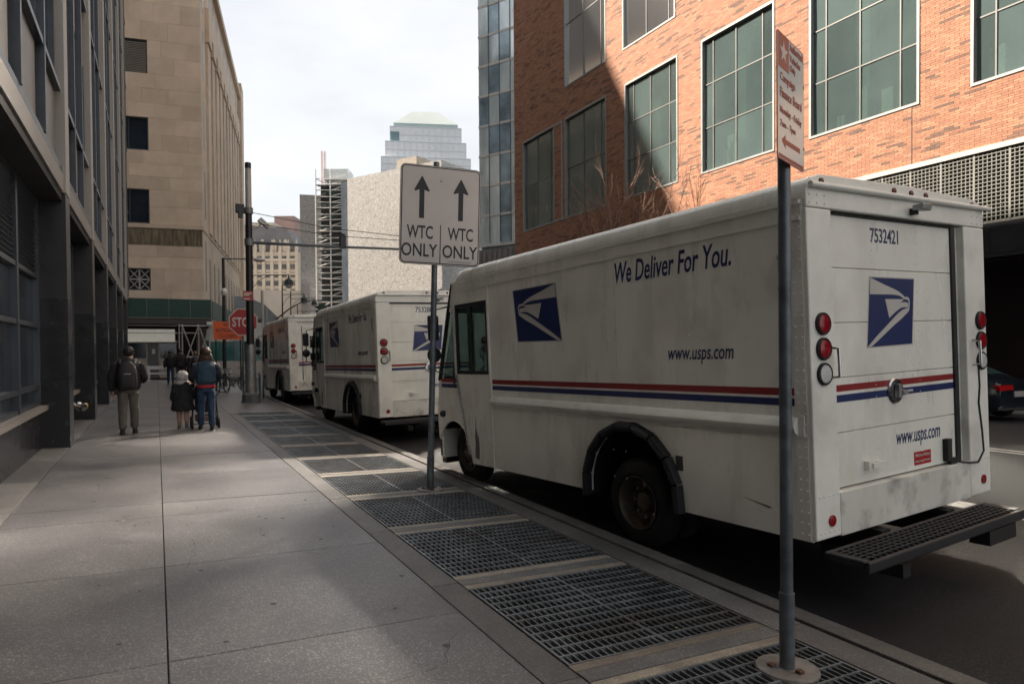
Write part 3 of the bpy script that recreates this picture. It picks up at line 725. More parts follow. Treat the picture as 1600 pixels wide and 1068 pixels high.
def logo(par, fn, name='emblem'):
    """fn(a, b, d): a right 0..1 over the emblem box, b up 0..1, d outwards"""
    x0, x1, y0, y1 = 47, 800, 115, 999
    # straighten the perspective tilt of the traced picture
    def nrm(p):
        b = (y1-p[1])/(y1-y0); return ((p[0]-x0)/(x1-x0), b - .02*(p[0]-x0)/(x1-x0)*(1-2*b) * 1.0)
    o = MB().prism([nrm(p) for p in LBOX], fn, -.0008, .0012).build(name, navy, par)
    for poly in LOGO: MB().prism([nrm(p) for p in poly], fn, .0013, .0022).build('eagle', whitep, o)
    # pale rim of the sticker
    bq = [nrm(p) for p in LBOX]; e = .018
    rim = [(bq[0][0]-e,bq[0][1]+e),(bq[1][0]+e,bq[1][1]+e),(bq[2][0]+e,bq[2][1]-e),(bq[3][0]-e,bq[3][1]-e)]
    MB().prism(rim, fn, -.0009, .0006).build('sticker_rim', whitep, o)
    return o
def arc(cx, cy, r, a0, a1, n): return [(cx+r*math.cos(R(a0+(a1-a0)*k/n)), cy+r*math.sin(R(a0+(a1-a0)*k/n))) for k in range(n+1)]
def truck(M, label, number, kind='roll', sidetext=True):
    W = 2.6; ZO = .55
    root = thing('mail_truck', label, 'delivery truck', group='white mail trucks parked along the kerb', M=M @ Matrix.Translation((0,0,-ZO)))
    def B_(b, name, m, par=None, **k):
        if par is None: return b.build(name, m, root, loc=(0,0,ZO), **k)
        return b.build(name, m, par, **k)
    YZ = lambda a, b, d: (d, a, b)
    # -- box sides with the wheel arch
    for s in (0, 1):
        r0, r1 = (0, .03) if s == 0 else (W-.03, W)
        b = MB(); b.prism([(.02,-.03),(1.32,-.03)]+arc(1.94,.02,.62,184,-4,18)+[(2.56,-.04),(4.53,-.06),(4.53,2.44),(.02,2.44)], YZ, r0, r1)
        B_(b, 'side_panel', white)
    # roof
    prof = [(0,2.425),(0,2.47),(.02,2.53),(.06,2.575),(.13,2.60),(1.3,2.635),(2.47,2.60),(2.54,2.575),(2.58,2.53),(2.6,2.47),(2.6,2.425)]
    b = MB(); secs = [(.0,1,0),(5.25,1,0),(5.42,.985,-.012),(5.52,.96,-.05),(5.56,.94,-.10)]; ids = []
    for f, k, dz in secs: ids.append(b._a([(1.3+(x-1.3)*k, f, 2.425+(z-2.425)*(1 if dz == 0 else k)+dz*(z-2.42)/.2) for x, z in prof]))
    n = len(prof)
    for i, j in zip(ids, ids[1:]):
        for k in range(n-1): b.f.append((i+k, i+k+1, j+k+1, j+k))
        b.f.append((i+n-1, i, j, j+n-1))
    b.f.append(tuple(ids[0]+k for k in range(n))); b.f.append(tuple(ids[-1]+k for k in range(n-1,-1,-1)))
    B_(b, 'roof', white, smooth=True)
    for s, x in ((0,-.012),(1,W+.012)):
        B_(MB().box(x-.012,x+.012,.03,5.3,2.40,2.424), 'gutter_rail', white2)
        B_(MB().box(x-.006,x+.006,.03,5.3,2.28,2.30), 'upper_seam', white2)
    # corner posts, header, sill
    for x0, x1 in ((0.002,.30),(2.235,W-.002)):
        B_(MB().box(x0,x1,-.012,.10,-.02,2.365), 'rear_post', white2, bevel=.012)
    hd = [(.003,2.37),(.003,2.47),(.02,2.53),(.075,2.58),(.17,2.612),(1.3,2.636),(2.43,2.612),(2.525,2.58),(2.58,2.53),(2.597,2.47),(2.597,2.37)]
    B_(MB().prism(hd, lambda a,b_,d:(a,d,b_), -.014, .12), 'rear_header', white2, bevel=.01)
    B_(MB().box(.301,2.234,-.011,.10,-.03,.295), 'rear_sill', whited, bevel=.008)
    B_(MB().tube([(.03,-.035,2.525),(2.66,-.035,2.54)], .022, 10), 'header_rail', white2, smooth=True)
    # -- rear door
    dz = [.305+.412*k for k in range(6)]
    if kind == 'roll':
        d = B_(MB().box(.302,2.10,.075,.10,.30,2.365), 'roll_up_door', white2)
        for z0, z1 in zip(dz, dz[1:]): MB().box(.303,2.098,.045,.074,z0+.003,z1-.003).build('door_panel', white, d, bevel=.003)
        MB().box(2.10,2.165,.03,.09,.30,2.365).build('door_track', black, d)
        MB().box(.302,2.234,.07,.10,.2955,.302).box(.303,2.1,.03,.046,2.345,2.362).build('door_seal', rubber, d)
        MB().box(2.166,2.234,.05,.10,.30,2.365).build('door_jamb', whited, d)
        MB().box(.303,2.098,.0437,.0446,1.025,1.075).build('red_stripe', red, d)
        MB().box(.303,2.098,.0437,.0446,.945,1.000).build('blue_stripe', navy, d)
        logo(d, lambda a,b_,dd: (.80+.70*a, .0446-dd, 1.345+.545*b_), 'emblem')
        text(number, 'number', navy, d, (.885,.0444,2.165), (1,0,0), (0,0,1), .40, .115, bold=.014, spacing=.95)
        text('www.usps.com', 'web_address', navy, d, (1.165,.0444,.505), (1,0,0), (0,0,1), .68, .125, shear=.18, bold=.010)
        st = MB().box(1.42,1.685,.0437,.0446,.345,.455).build('sticker', mat('sticker_red',(.36,.012,.014),.4), d)
        text("We're Hiring", 'sticker_lettering', whitep, st, (1.435,.0434,.402), (1,0,0), (0,0,1), .235, .038, bold=.02)
        text("usps.com/careers", 'sticker_lettering', whitep, st, (1.435,.0434,.362), (1,0,0), (0,0,1), .235, .026, bold=.01)
        MB().lathe([(0,.10),(.008,.105),(.02,.095),(.022,.06),(.012,.055)], (1.16,.045,.985), (0,-1,0), 20, True).build('latch_plate', chrome, d, smooth=True)
        MB().box(1.14,1.18,-.005,.03,.93,1.04).box(1.22,1.30,.005,.03,.955,.985).tube([(1.3,.02,.97),(1.33,-.01,.975)],.016,6).build('latch_handle', steel, d)
        MB().box(.70,.73,.0,.045,.40,.47).box(.73,.90,-.02,-.004,.415,.455).box(.87,.90,-.004,.045,.42,.45).build('pull_handle', white2, d)
        MB().box(1.88,1.95,.0,.044,.33,.52).box(1.93,2.04,.0,.03,.30,.35).build('rubber_bumper', rubber, d)
    else:
        d = B_(MB().box(.302,2.234,.05,.10,.30,2.365), 'rear_door', white2)
        MB().box(.55,1.25,.03,.0495,.31,2.2).build('door_leaf', white, d, bevel=.006); MB().box(1.26,2.0,.03,.0495,.31,2.2).build('door_leaf', white, d, bevel=.006)
        MB().box(.62,1.18,.022,.0295,2.13,2.17).build('door_trim', white2, d)
        for z0, z1 in ((1.45,1.86),(1.02,1.27)):
            for x0 in (.72,1.45): MB().box(x0,x0+.32,.02,.0295,z0,z1).build('door_window', mat('dark_pane',(.012,.012,.012),.12), d, bevel=.02)
        MB().box(.32,2.2,.0275,.0292,.93,.97).build('red_stripe', red, d); MB().box(.32,2.2,.0275,.0292,.84,.90).build('blue_stripe', navy, d)
        MB().box(.45,.47,.035,.049,.32,2.2).build('door_seal', rubber, d)
    # lamps
    for x in (.145, 2.475):
        for z, m, nm in ((1.534,lens,'tail_light'),(1.353,lens,'tail_light'),(1.172,lensw,'reverse_light')):
            o = B_(MB().lathe([(0,.082),(.018,.082),(.026,.074),(.02,.066)], (x,-.012,z), (0,-1,0), 24), nm, rubber, smooth=True)
            MB().lathe([(.018,.067),(.024,.062),(.027,.04),(.028,.004)], (x,-.012,z), (0,-1,0), 20, True).build('lens', m, o, smooth=True)
        B_(MB().lathe([(0,.042),(.008,.042),(.012,.03),(.012,.002)], (x+(.04 if x < 1 else -.02),-.013,.105), (0,-1,0), 16, True), 'reflector', lens, smooth=True)
        B_(MB().tube([(x+.10 if x < 1 else x-.14,-.012,1.36),(x+.10 if x < 1 else x-.14,-.07,1.35),(x+.10 if x < 1 else x-.14,-.075,1.15),(x+.10 if x < 1 else x-.14,-.012,1.14)], .012, 8), 'grab_handle', chrome, smooth=True)
    for k in (.05,.43,.53,.62,.93):
        o = B_(MB().lathe([(0,.026),(.012,.024),(.018,.012),(.018,.001)], (.06+2.5*k,-.014,2.575 if .1 < k < .9 else 2.56), (0,-1,0), 12, True), 'marker_light', mat('marker_lens',(.10,.012,.012),.25), smooth=True)
    cb = MB(); cb.box(1.36,1.41,-.06,-.014,2.40,2.45); B_(cb, 'camera_bracket', plast)
    B_(MB().prism([(-.13,2.42),(-.05,2.43),(-.05,2.47),(-.14,2.475)], YZ, 1.33, 1.47), 'rear_camera', steel, bevel=.008)
    B_(MB().tube([(2.415,-.016,1.16),(2.43,-.016,.95),(2.40,-.018,.80),(2.45,-.016,.55),(2.47,-.016,.36),(2.36,-.018,.27),(2.2,-.02,.285),(2.02,-.02,.315)], .009, 6), 'cable', rubber)
    # -- bumper step
    bs = MB(Matrix.Translation((-.07,0,.05)) @ Matrix.Diagonal((.925,1,1,1))); bs.box(.06,2.56,-.10,-.065,-.18,-.12); bs.box(.06,2.56,-.405,-.37,-.20,-.12); bs.box(.06,.14,-.369,-.101,-.18,-.12); bs.box(2.44,2.56,-.369,-.101,-.18,-.12)
    st = B_(bs, 'bumper_step', plast, bevel=.012)
    sl = MB().box(.141,2.439,-.006,.006,-.15,-.122).mesh('step_bar', plast); cr_ = MB().box(-.006,.006,-.369,-.101,-.152,-.124).mesh('step_bar', plast)
    for k in range(1, 6): inst(sl, 'step_bar', st, (-.07,-.101-.268*k/6,.05), scl=(.925,1,1))
    for k in range(1, 30): inst(cr_, 'step_bar', st, (-.07+.925*(.14+2.3*k/30),0,.05))
    MB().box(.5,.6,-.34,.3,-.30,-.202).build('step_bracket', under, st); MB().box(1.95,2.05,-.24,.3,-.30,-.202).build('step_bracket', under, st); MB().box(1.65,2.1,-.40,-.25,-.27,-.155).build('hitch_box', under, st)
    # -- side print
    for s in (0, 1):
        sx = -1 if s == 0 else 1; xs = 0 if s == 0 else W
        q = lambda d: xs+sx*d
        B_(MB().box(q(.0002),q(.0016),.13,4.51,1.020,1.076), 'red_stripe', red); B_(MB().box(q(.0002),q(.0016),.13,4.51,.945,1.000), 'blue_stripe', navy)
        B_(MB().box(q(.0002),q(.0017),5.51,6.0,1.020,1.076), 'red_stripe', red); B_(MB().box(q(.0002),q(.0017),5.51,6.0,.945,1.000), 'blue_stripe', navy)
        if s == 0:
            o = logo(root, lambda a,b_,dd: (-dd-.0006, 2.975+.955*a, ZO+1.525+.625*b_), 'emblem')
            ex, ey = (0,-1,0), (0,0,1)
            text('We Deliver For You.', 'slogan', navy, root, (-.0012,2.06,ZO+2.035), ex, ey, 1.40, .20, shear=.22, bold=.012)
            text('www.usps.com', 'web_address', navy, root, (-.0012,1.385,ZO+1.255), ex, ey, .72, .125, shear=.2, bold=.008)
        B_(MB().prism([(.865,0),(.86,.025),(.843,.05),(.80,.066),(.757,.05),(.74,.025),(.735,0)], lambda a,b_,d:(q(b_),d,a), .10, 4.49), 'rub_rail', white2, smooth=True)
        B_(MB().box(q(.0),q(.012),.05,.10,.72,.88), 'rail_end_plate', white2, bevel=.005)
        B_(MB().box(q(.0),q(.004),.03,4.5,.705,.712), 'lower_seam', whited)
        B_(MB().box(q(.0),q(.003),.03,.125,-.02,2.40), 'corner_plate', white2)
        # flare
        fl = MB()
        nseg = 9
        P = arc(1.94,.02,.655,186,-10,nseg)
        for (a, c) in zip(P, P[1:]):
            ma = math.atan2((a[1]+c[1])/2-.02, (a[0]+c[0])/2-1.94)
            da = R(196/nseg)*.47
            ring = []
            for ang in (ma+da, ma-da):
                for rr, xx in ((.61,.0),(.615,.07),(.65,.088),(.69,.07),(.70,0)):
                    ring.append((q(xx), 1.94+rr*math.cos(ang), .02+rr*math.sin(ang)))
            i = fl._a(ring)
            for k in range(4): fl.f.append((i+k,i+k+1,i+5+k+1,i+5+k))
            fl.f.append((i,i+5,i+9,i+4)); fl.f.append(tuple(i+k for k in range(5))); fl.f.append(tuple(i+9-k for k in range(5)))
        B_(fl, 'fender_flare', plast, bevel=.006)
        B_(MB().box(q(.0005),q(.004),1.255,1.34,.325,.455), 'fuel_door', mat('fuel_recess',(.06,.055,.05),.6), bevel=.01)
        # dark scuffs rubbed into the door and tail
        if s == 0:
            sc_ = mat('scuff', (.16,.15,.14), .6, var=.5, scale=30)
            B_(MB().prism([(5.05,.02),(5.03,.22),(5.045,.30),(5.02,.42),(5.0,.62),(4.99,.40),(4.97,.33),(4.975,.55),(4.955,.28),(4.93,.36),(4.92,.12),(4.94,.0)], YZ, -.0012, -.0004), 'scuff_mark', sc_)
            B_(MB().prism([(.36,.17),(.62,.205),(.70,.23),(.60,.198),(.38,.155)], YZ, -.0012, -.0004), 'scuff_mark', sc_)
        for fs in (1.06, 2.08, 3.30): B_(MB().box(q(.0),q(.0011),fs-.003,fs+.003,1.085 if fs > 1.4 else .885,2.275), 'panel_seam', whited)
        # cab door
        XX = (q(-.03), q(.0))
        b = MB(); b.prism([(4.58,-.06),(5.12,-.07),(5.20,.15),(5.50,.75),(5.50,1.14),(4.58,1.14)], YZ, *XX)
        b.prism([(4.58,2.10),(5.50,2.10),(5.50,2.42),(4.58,2.42)], YZ, *XX); b.prism([(5.475,1.141),(5.50,1.141),(5.50,2.099),(5.475,2.099)], YZ, *XX)
        dd = B_(b, 'cab_door', white)
        fw = MB(); 
        for y0, y1, z0, z1 in ((4.58,4.63,1.141,2.099),(5.43,5.474,1.141,2.099),(4.631,5.429,1.141,1.19),(4.631,5.429,2.05,2.099),(5.02,5.06,1.191,2.049)): fw.box(q(-.025),q(.006),y0,y1,z0,z1)
        wdw = fw.build('window_frame', rubber, dd)
        for y0, y1 in ((4.632,5.018),(5.062,5.428)): MB().box(q(-.014),q(-.008),y0,y1,1.192,2.048).build('pane', tglass, wdw)
        B_(MB().box(q(-.02),q(.016),4.532,4.575,-.06,2.42), 'door_pillar', white2, bevel=.006)
        B_(MB().tube([(q(.02),5.47,1.13),(q(.025),5.16,.05)], .013, 6), 'door_strip', chrome, smooth=True)
        B_(MB().box(q(.0),q(.014),5.60,5.72,.68,.92), 'side_plate', white2, bevel=.008)
        # cab quarter and nose
        b = MB(); b.prism([(5.505,1.05),(6.07,1.05),(6.14,.70),(6.16,.42),(6.14,.20)]+arc(5.66,-.03,.50,24,160,12)+[(5.215,.165),(5.505,.75)], YZ, q(-.03), q(.0))
        b.prism([(5.505,1.051),(5.55,1.051),(5.55,2.02),(5.66,2.02),(5.56,2.40),(5.505,2.42)], YZ, q(-.03), q(.0))
        B_(b, 'cab_quarter', white)
        B_(MB().prism([(5.552,1.06),(6.05,1.06),(5.70,2.015),(5.552,2.015)], YZ, q(-.02), q(-.013)), 'quarter_pane', tglass)
        B_(MB().tube([(q(-.01),6.07,1.05),(q(-.01),5.70,2.03),(q(-.02),5.56,2.40)], .03, 8), 'windscreen_pillar', rubber, smooth=True)
        # mirrors
        mo = B_(MB().tube([(q(.0),5.62,2.1),(q(.20),5.72,2.05),(q(.22),5.74,1.2),(q(.0),5.68,1.1)], .014, 8), 'mirror_arm', black, smooth=True)
        MB().box(q(.14),q(.30),5.70,5.78,1.62,1.98).build('mirror', plast, mo, bevel=.03); MB().ball((q(.22),5.74,1.42),.11,12,8,1,.5,1).build('convex_mirror', plast, mo, smooth=True)
        B_(MB().tube([(q(.03),5.50,1.22),(q(.05),5.50,1.20),(q(.05),5.49,.98),(q(.02),5.49,.95)], .016, 6), 'door_handle', black)
        B_(MB().ball((q(.02),5.95,.56),.05,10,6), 'side_marker', plast)
    B_(MB().tube([(-.035,.19,2.05),(-.035,.19,1.78)], .014, 6).box(-.04,.0,.17,.21,1.79,1.81).box(-.04,.0,.17,.21,2.02,2.04), 'side_handle', steel)
    # front face (turned away from the picture)
    B_(MB().prism([(6.06,1.04),(6.13,.70),(6.15,.42),(6.13,-.1),(6.08,-.1),(6.08,.42),(6.06,.70),(6.0,1.04)], YZ, .031, W-.031), 'nose', white, bevel=.01)
    B_(MB().quad((.05,6.05,1.06),(W-.05,6.05,1.06),(W-.1,5.70,2.02),(.1,5.70,2.02)), 'windscreen', tglass)
    B_(MB().prism([(5.57,2.42),(5.70,2.03),(5.68,2.0),(5.52,2.42)], YZ, .05, W-.05), 'brow', white)
    B_(MB().box(.1,W-.1,6.16,6.30,-.2,.1), 'front_bumper', black, bevel=.02)
    # inside
    B_(MB().box(.032,W-.032,4.50,4.53,0,2.42), 'bulkhead', whited)
    B_(MB().box(.6,W-.6,.12,6.05,-.06,.02), 'floor', under)
    B_(MB().box(.06,W-.06,5.72,6.02,.8,1.10), 'dashboard', plast)
    B_(MB().box(.35,.85,4.75,5.2,.5,.62).box(.35,.85,4.68,4.78,.62,1.45), 'driver_seat', plast, bevel=.03)
    B_(MB().tube([(.6,5.55,1.05),(.6,5.75,.9)],.02,6).lathe([(-.012,.20),(0,.212),(.012,.20),(0,.188),(-.012,.20)], (.6,5.52,1.08), (0,-.6,.5), 20), 'steering_wheel', plast)
    # chassis and wheels
    ch = MB(); ch.box(.75,.87,-.05,6.0,-.28,-.061); ch.box(1.73,1.85,-.05,6.0,-.28,-.061); ch.box(.9,1.7,2.9,4.0,-.35,-.1)
    for fy, r0 in ((1.94,.66),(5.62,.56)):
        for s in (0, 1):
            x0, x1 = (.031,.62) if s == 0 else (W-.62,W-.031)
            P = arc(fy,-.0,r0,-8,188,14)
            i = [ch._a([(x0,a,c) for a,c in P]), ch._a([(x1,a,c) for a,c in P])]
            for k in range(14): ch.f.append((i[0]+k,i[0]+k+1,i[1]+k+1,i[1]+k))
            ch.f.append(tuple(i[0 if s else 1]+k for k in range(15)))
    B_(ch, 'chassis', under)
    MW = M
    inv = MW.inverted()
    for fy, ins, dual in ((1.94,.06,True),(5.62,.20,False)):
        for s in (0, 1):
            RW = .43
            xw = ins if s == 0 else W-ins
            pw_ = MW @ Vector((xw, fy, 0)); zr = rz_(pw_.x)+.004
            hz = (inv @ Vector((pw_.x, pw_.y, zr+RW))).z
            sg = 1 if s == 0 else -1
            prof = [(.02,.262),(.0,.285),(.0,.36),(.02,.40),(.05,.425),(.09,.43),(.15,.43),(.19,.425),(.22,.40),(.235,.36),(.235,.27)]
            ty = B_(MB().lathe([(d_*1.0, r_) for d_, r_ in prof], (xw,fy,hz), (sg,0,0), 36), 'wheel', tyre, smooth=True)
            if dual: MB().lathe([(.27+d_, r_) for d_, r_ in prof], (xw,fy,hz), (sg,0,0), 28).build('inner_tyre', tyre, ty, smooth=True)
            dish = .13 if dual else .04
            MB().lathe([(.0,.262),(-.008,.255),(.01,.243),(.05,.235),(dish,.222),(dish+.012,.12),(dish-.03,.10),(dish-.05,.085),(dish-.06,.0)], (xw+.004*sg,fy,hz), (sg,0,0), 30).build('rim', rimm, ty, smooth=True)
            nb = MB()
            for k in range(8): t = 2*math.pi*k/8; nb.lathe([(dish+.008,.014),(dish-.02,.014),(dish-.022,.001)], (xw,fy+.155*math.cos(t),hz+.155*math.sin(t)), (sg,0,0), 6)
            nb.build('wheel_nut', steel, ty)
            ho = MB()
            for k in range(6): t = 2*math.pi*(k+.5)/6; ho.lathe([(dish+.006,.03),(dish+.003,.001)], (xw,fy+.19*math.cos(t),hz+.19*math.sin(t)), (sg,0,0), 8)
            ho.build('hand_hole', under, ty)
    # rivets: too small to pick apart
    rv = MB()
    def riv(p, ax, r=.010):
        ax = Vector(ax); p = Vector(p); up = Vector((0,0,1)); a = ax.cross(up).normalized(); 
        i = rv._a([p+a*r*math.cos(k*math.pi/3)+up*r*math.sin(k*math.pi/3) for k in range(6)]+[p+ax*r*.7]); rv.f += [(i+k,i+(k+1)%6,i+6) for k in range(6)]
    LX = (-1,0,0); RY = (0,-1,0)
    for k in range(30):
        z = .02+.079*k
        riv((-.003,.045,z), LX); riv((-.003,.10,z), LX)
    for k in range(44): riv((0,.12+.1*k,.69), LX, .009); riv((0,.12+.1*k,.905), LX, .008); riv((-.006,.12+.12*k,2.29), LX, .009)
    for f in (.95,1.13,2.0,2.18,2.85,2.98,3.6):
        for z in (.16,.42,1.22,1.5,1.78,2.02,2.2):
            if not (2.9 < f < 4.0 and 1.45 < z < 2.2): riv((0,f,z), LX, .010)
    for k in range(14): riv((0,.2+.08*k,.16), LX, .008); riv((0,2.7+.12*k,.02), LX, .006)
    for f in [.25+.17*k for k in range(7)]: riv((0,f,.0), LX, .007)
    for x0 in (.05,.10,.16,.21,.27):
        for z in (.29,.03): riv((x0,-.013,z), RY)
        riv((W-x0,-.013,.29), RY)
    for x0 in (.04,.13,.22):
        for z in (2.40,2.46): riv((x0,-.015,z), RY); riv((W-x0,-.015,z), RY)
    for k in range(20): riv((.285,-.013,.35+.1*k), RY, .005)
    for z0 in dz[:-1]:
        for x in (.9,1.55):
            for q_ in range(4):
                if not (x < 1.5 and 1.3 < z0+.06+.09*q_ < 1.93): riv((x,.0445,z0+.06+.09*q_), RY, .007)
    for f in (1.03,1.09,2.05,2.11,3.27,3.33):
        for k in range(15):
            if not (2.9 < f < 4.0 and 1.45 < 1.13+.08*k < 2.2): riv((0,f,1.13+.08*k), LX, .008)
    B_(rv, 'rivets', white2, kind='stuff')
    return root
def basis(F, Rr, O):
    F = Vector(F).normalized(); Rr = (Vector(Rr)-F*Vector(Rr).dot(F)).normalized(); U = Rr.cross(F)
    return Matrix(((Rr.x,F.x,U.x,O[0]),(Rr.y,F.y,U.y,O[1]),(Rr.z,F.z,U.z,O[2]),(0,0,0,1)))
truck(basis((-.0718,.9972,-.0205),(.998,.0515,.0275),(4.146,3.27,.329)), 'nearest and largest white mail truck, number 7532421 on its roll-up door', '7532421')
truck(basis((-.020,.9996,-.019),(.9994,.02,.022),(4.06,13.68,.315)), 'middle white mail truck, parked between the nearest one and the farthest one', '753288')
truck(basis((-.012,.9999,-.016),(.9995,.012,.02),(4.06,24.24,.33)), 'farthest mail truck, with small dark windows in its rear doors', '', kind='swing')
# ------------------------------------------------------------------ sign posts
signw = mat('sign_white', (.57,.515,.475), .45, var=.06, scale=3)
signk = mat('sign_black', (.016,.016,.018), .5, var=.1)
signr = mat('sign_red', (.30,.022,.022), .4, var=.08)
signo = mat('sign_orange', (.62,.10,.018), .5, var=.08)
rust  = mat('rusty_bolt', (.10,.045,.025), .7, var=.3)
dsteel= mat('dark_post_steel', (.15,.17,.185), .42, .5, var=.3, scale=9, stain=((.07,.075,.08), 6, .7))
foot  = mat('post_foot', (.23,.21,.19), .6, .2, var=.3, scale=8, stain=((.1,.08,.06), 9, .6))
def rrect(w, h, r, n=4):
    P = []
    for cx, cy, a in ((w/2-r,h/2-r,0),(-w/2+r,h/2-r,90),(-w/2+r,-h/2+r,180),(w/2-r,-h/2+r,270)):
        P += arc(cx, cy, r, a, a+90, n)
    return P
def signmat(c, right, up):
    ex = Vector(right).normalized(); up = Vector(up); ez = (up-ex*up.dot(ex)).normalized(); ey = ez.cross(ex)
    return Matrix(((ex.x,ey.x,ez.x,c[0]),(ex.y,ey.y,ez.y,c[1]),(ex.z,ey.z,ez.z,c[2]),(0,0,0,1)))     # local x right, y away from the reader, z up
XZ = lambda a, b, d: (a, d, b)
# arrow sign, leaning a little
base = Vector((3.049,8.093,gz(3.05)+.012))
def post(name_thing, label, base, top, r, group=None):
    p = thing(name_thing, label, 'sign', base, group=group)
    t = Vector(top)-base
    MB().tube([(0,0,0),t], r, 14).build('post', dsteel, p, smooth=True)
    MB().tube([(0,0,0),t*(.42/t.length)], r*1.22, 14).build('sleeve', dsteel, p, smooth=True)
    MB().lathe([(-.02,.17),(-.004,.17),(.004,.165),(.004,.045)], (0,0,0), (.02,0,1), 28, True).build('foot_plate', foot, p, smooth=True)
    for k in range(3):
        a = .5+2.1*k
        MB().box(.085*math.cos(a)-.018,.085*math.cos(a)+.018,.085*math.sin(a)-.018,.085*math.sin(a)+.018,.004,.022).build('bolt', rust, p, bevel=.004)
    return p
top1 = Vector((3.19,8.13,4.08))
p = post('traffic_sign', 'white traffic sign with two up arrows lettered WTC ONLY on a leaning grey post', base, top1, .038)
ctr = Vector((3.205,8.04,3.385))
Ms = signmat(ctr-base, (math.cos(R(-10)), math.sin(R(-10)), -.030), (-.010,0,1))
SW, SH = 1.035, 1.245
bd = MB(Ms).prism(rrect(SW,SH,.07), XZ, -.002, .004).build('sign_board', signk, p)
MB(Ms).prism(rrect(SW-.012,SH-.012,.066), XZ, -.0028, -.0021).build('sign_edge', signw, bd)
MB(Ms).prism(rrect(SW-.030,SH-.030,.058), XZ, -.0036, -.0029).build('sign_border', signk, bd)
MB(Ms).prism(rrect(SW-.056,SH-.056,.046), XZ, -.0044, -.0037).build('sign_face', signw, bd)
def onsign(M, name, poly, m, par, y=-.0048): return MB(M).prism(poly, XZ, y-.0006, y).build(name, m, par)
def arrow(cx, cz):
    return [(cx-.032,cz-.25),(cx+.032,cz-.25),(cx+.032,cz+.105),(cx+.088,cz+.085),(cx+.098,cz+.10),(cx+.005,cz+.275),(cx-.005,cz+.275),(cx-.098,cz+.10),(cx-.088,cz+.085),(cx-.032,cz+.105)]
for sx in (-.245, .255): onsign(Ms, 'arrow', arrow(sx, .205), signk, bd)
onsign(Ms, 'divider', [(-.006,-.60),(.006,-.60),(.006,-.115),(-.006,-.115)], signk, bd)
def tx(M, body, m, par, x, z, w, h, bold=.012, **k):
    rot = M.to_3x3(); ex, ez = rot @ Vector((1,0,0)), rot @ Vector((0,0,1))
    return text(body, 'lettering', m, par, M @ Vector((x,-.0046,z)), ex, ez, w, h, bold=bold, **k)
for sx in (-.262, .258):
    tx(Ms, 'WTC', signk, bd, sx-.165, -.30, .33, .165, .016); tx(Ms, 'ONLY', signk, bd, sx-.228, -.525, .455, .165, .014)
tx(Ms, 'NYC DEPT OF TRANSPORTATION', signk, bd, .10, -.575, .30, .012, 0)
for z in (.44, -.46):
    MB(Ms).lathe([(-.012,.001),(-.011,.013),(-.004,.016)], (-.0,0,z), (0,1,0), 10).build('bolt', steel, bd)
MB(Ms).box(-.04,.04,.005,.035,.50,.535).box(-.04,.04,.005,.035,-.55,-.515).build('bracket', steel, bd)
# authorised-vehicles sign
base = Vector((3.077,2.608,gz(3.08)+.004)); top2 = Vector((3.035,2.60,3.35))
p = post('parking_sign', 'narrow white and red sign for authorized vehicles on the nearest grey post', base, top2, .034)
cz = 2.96
ctr = Vector((3.005,2.58,3.0))
a_ = R(21.7); Ms = signmat(ctr-base, (math.cos(a_), math.sin(a_), 0), (-.012,0,1)); Ms = Ms @ Matrix.Translation((0,-.045,0))
W2, H2 = .417, .655
bd = MB(Ms).prism(rrect(W2,H2,.018), XZ, -.001, .003).build('sign_board', signr, p)
MB(Ms).prism(rrect(W2-.012,H2-.012,.014), XZ, -.0018, -.0011).build('sign_face', mat('sign_glossy_white',(.62,.60,.585),.18,var=.05), bd)
def s2(name, poly, m, y=-.0022): return MB(Ms).prism(poly, XZ, y-.0006, y).build(name, m, bd)
s2('red_square', [(-.192,.145),(-.035,.145),(-.035,.322),(-.192,.322)], signr)
st = []
for k in range(10):
    rr = .062 if k % 2 == 0 else .025; t = R(90+36*k); st.append((-.114+rr*math.cos(t), .233+rr*math.sin(t)))
s2('star', st, signw, -.003)
s2('red_rule', [(-.192,-.318),(.192,-.318),(.192,-.300),(-.192,-.300)], signr)
s2('arrow', [(-.15,-.225),(-.09,-.19),(-.09,-.212),(.14,-.212),(.14,-.238),(-.09,-.238),(-.09,-.26)], signr)
def t2(body, x, z, w, h, m=signr, bold=.01): 
    rot = Ms.to_3x3(); return text(body, 'lettering', m, bd, Ms @ Vector((x,-.0026,z)), rot @ Vector((1,0,0)), rot @ Vector((0,0,1)), w, h, bold=bold)
t2('Authorized', -.022, .272, .21, .045); t2('Vehicles', -.022, .215, .17, .038); t2('Only', -.022, .155, .09, .046)
t2('Campaign', -.17, .068, .23, .055); t2('Finance Board', -.17, -.005, .335, .05)
t2('Monday - Friday', -.17, -.098, .335, .046); t2('7am - 7pm', -.17, -.165, .235, .042)
for z in (.14, -.20):
    MB(Ms).box(.195,.215,-.002,.012,z-.008,z+.008).build('bolt', signk, bd)

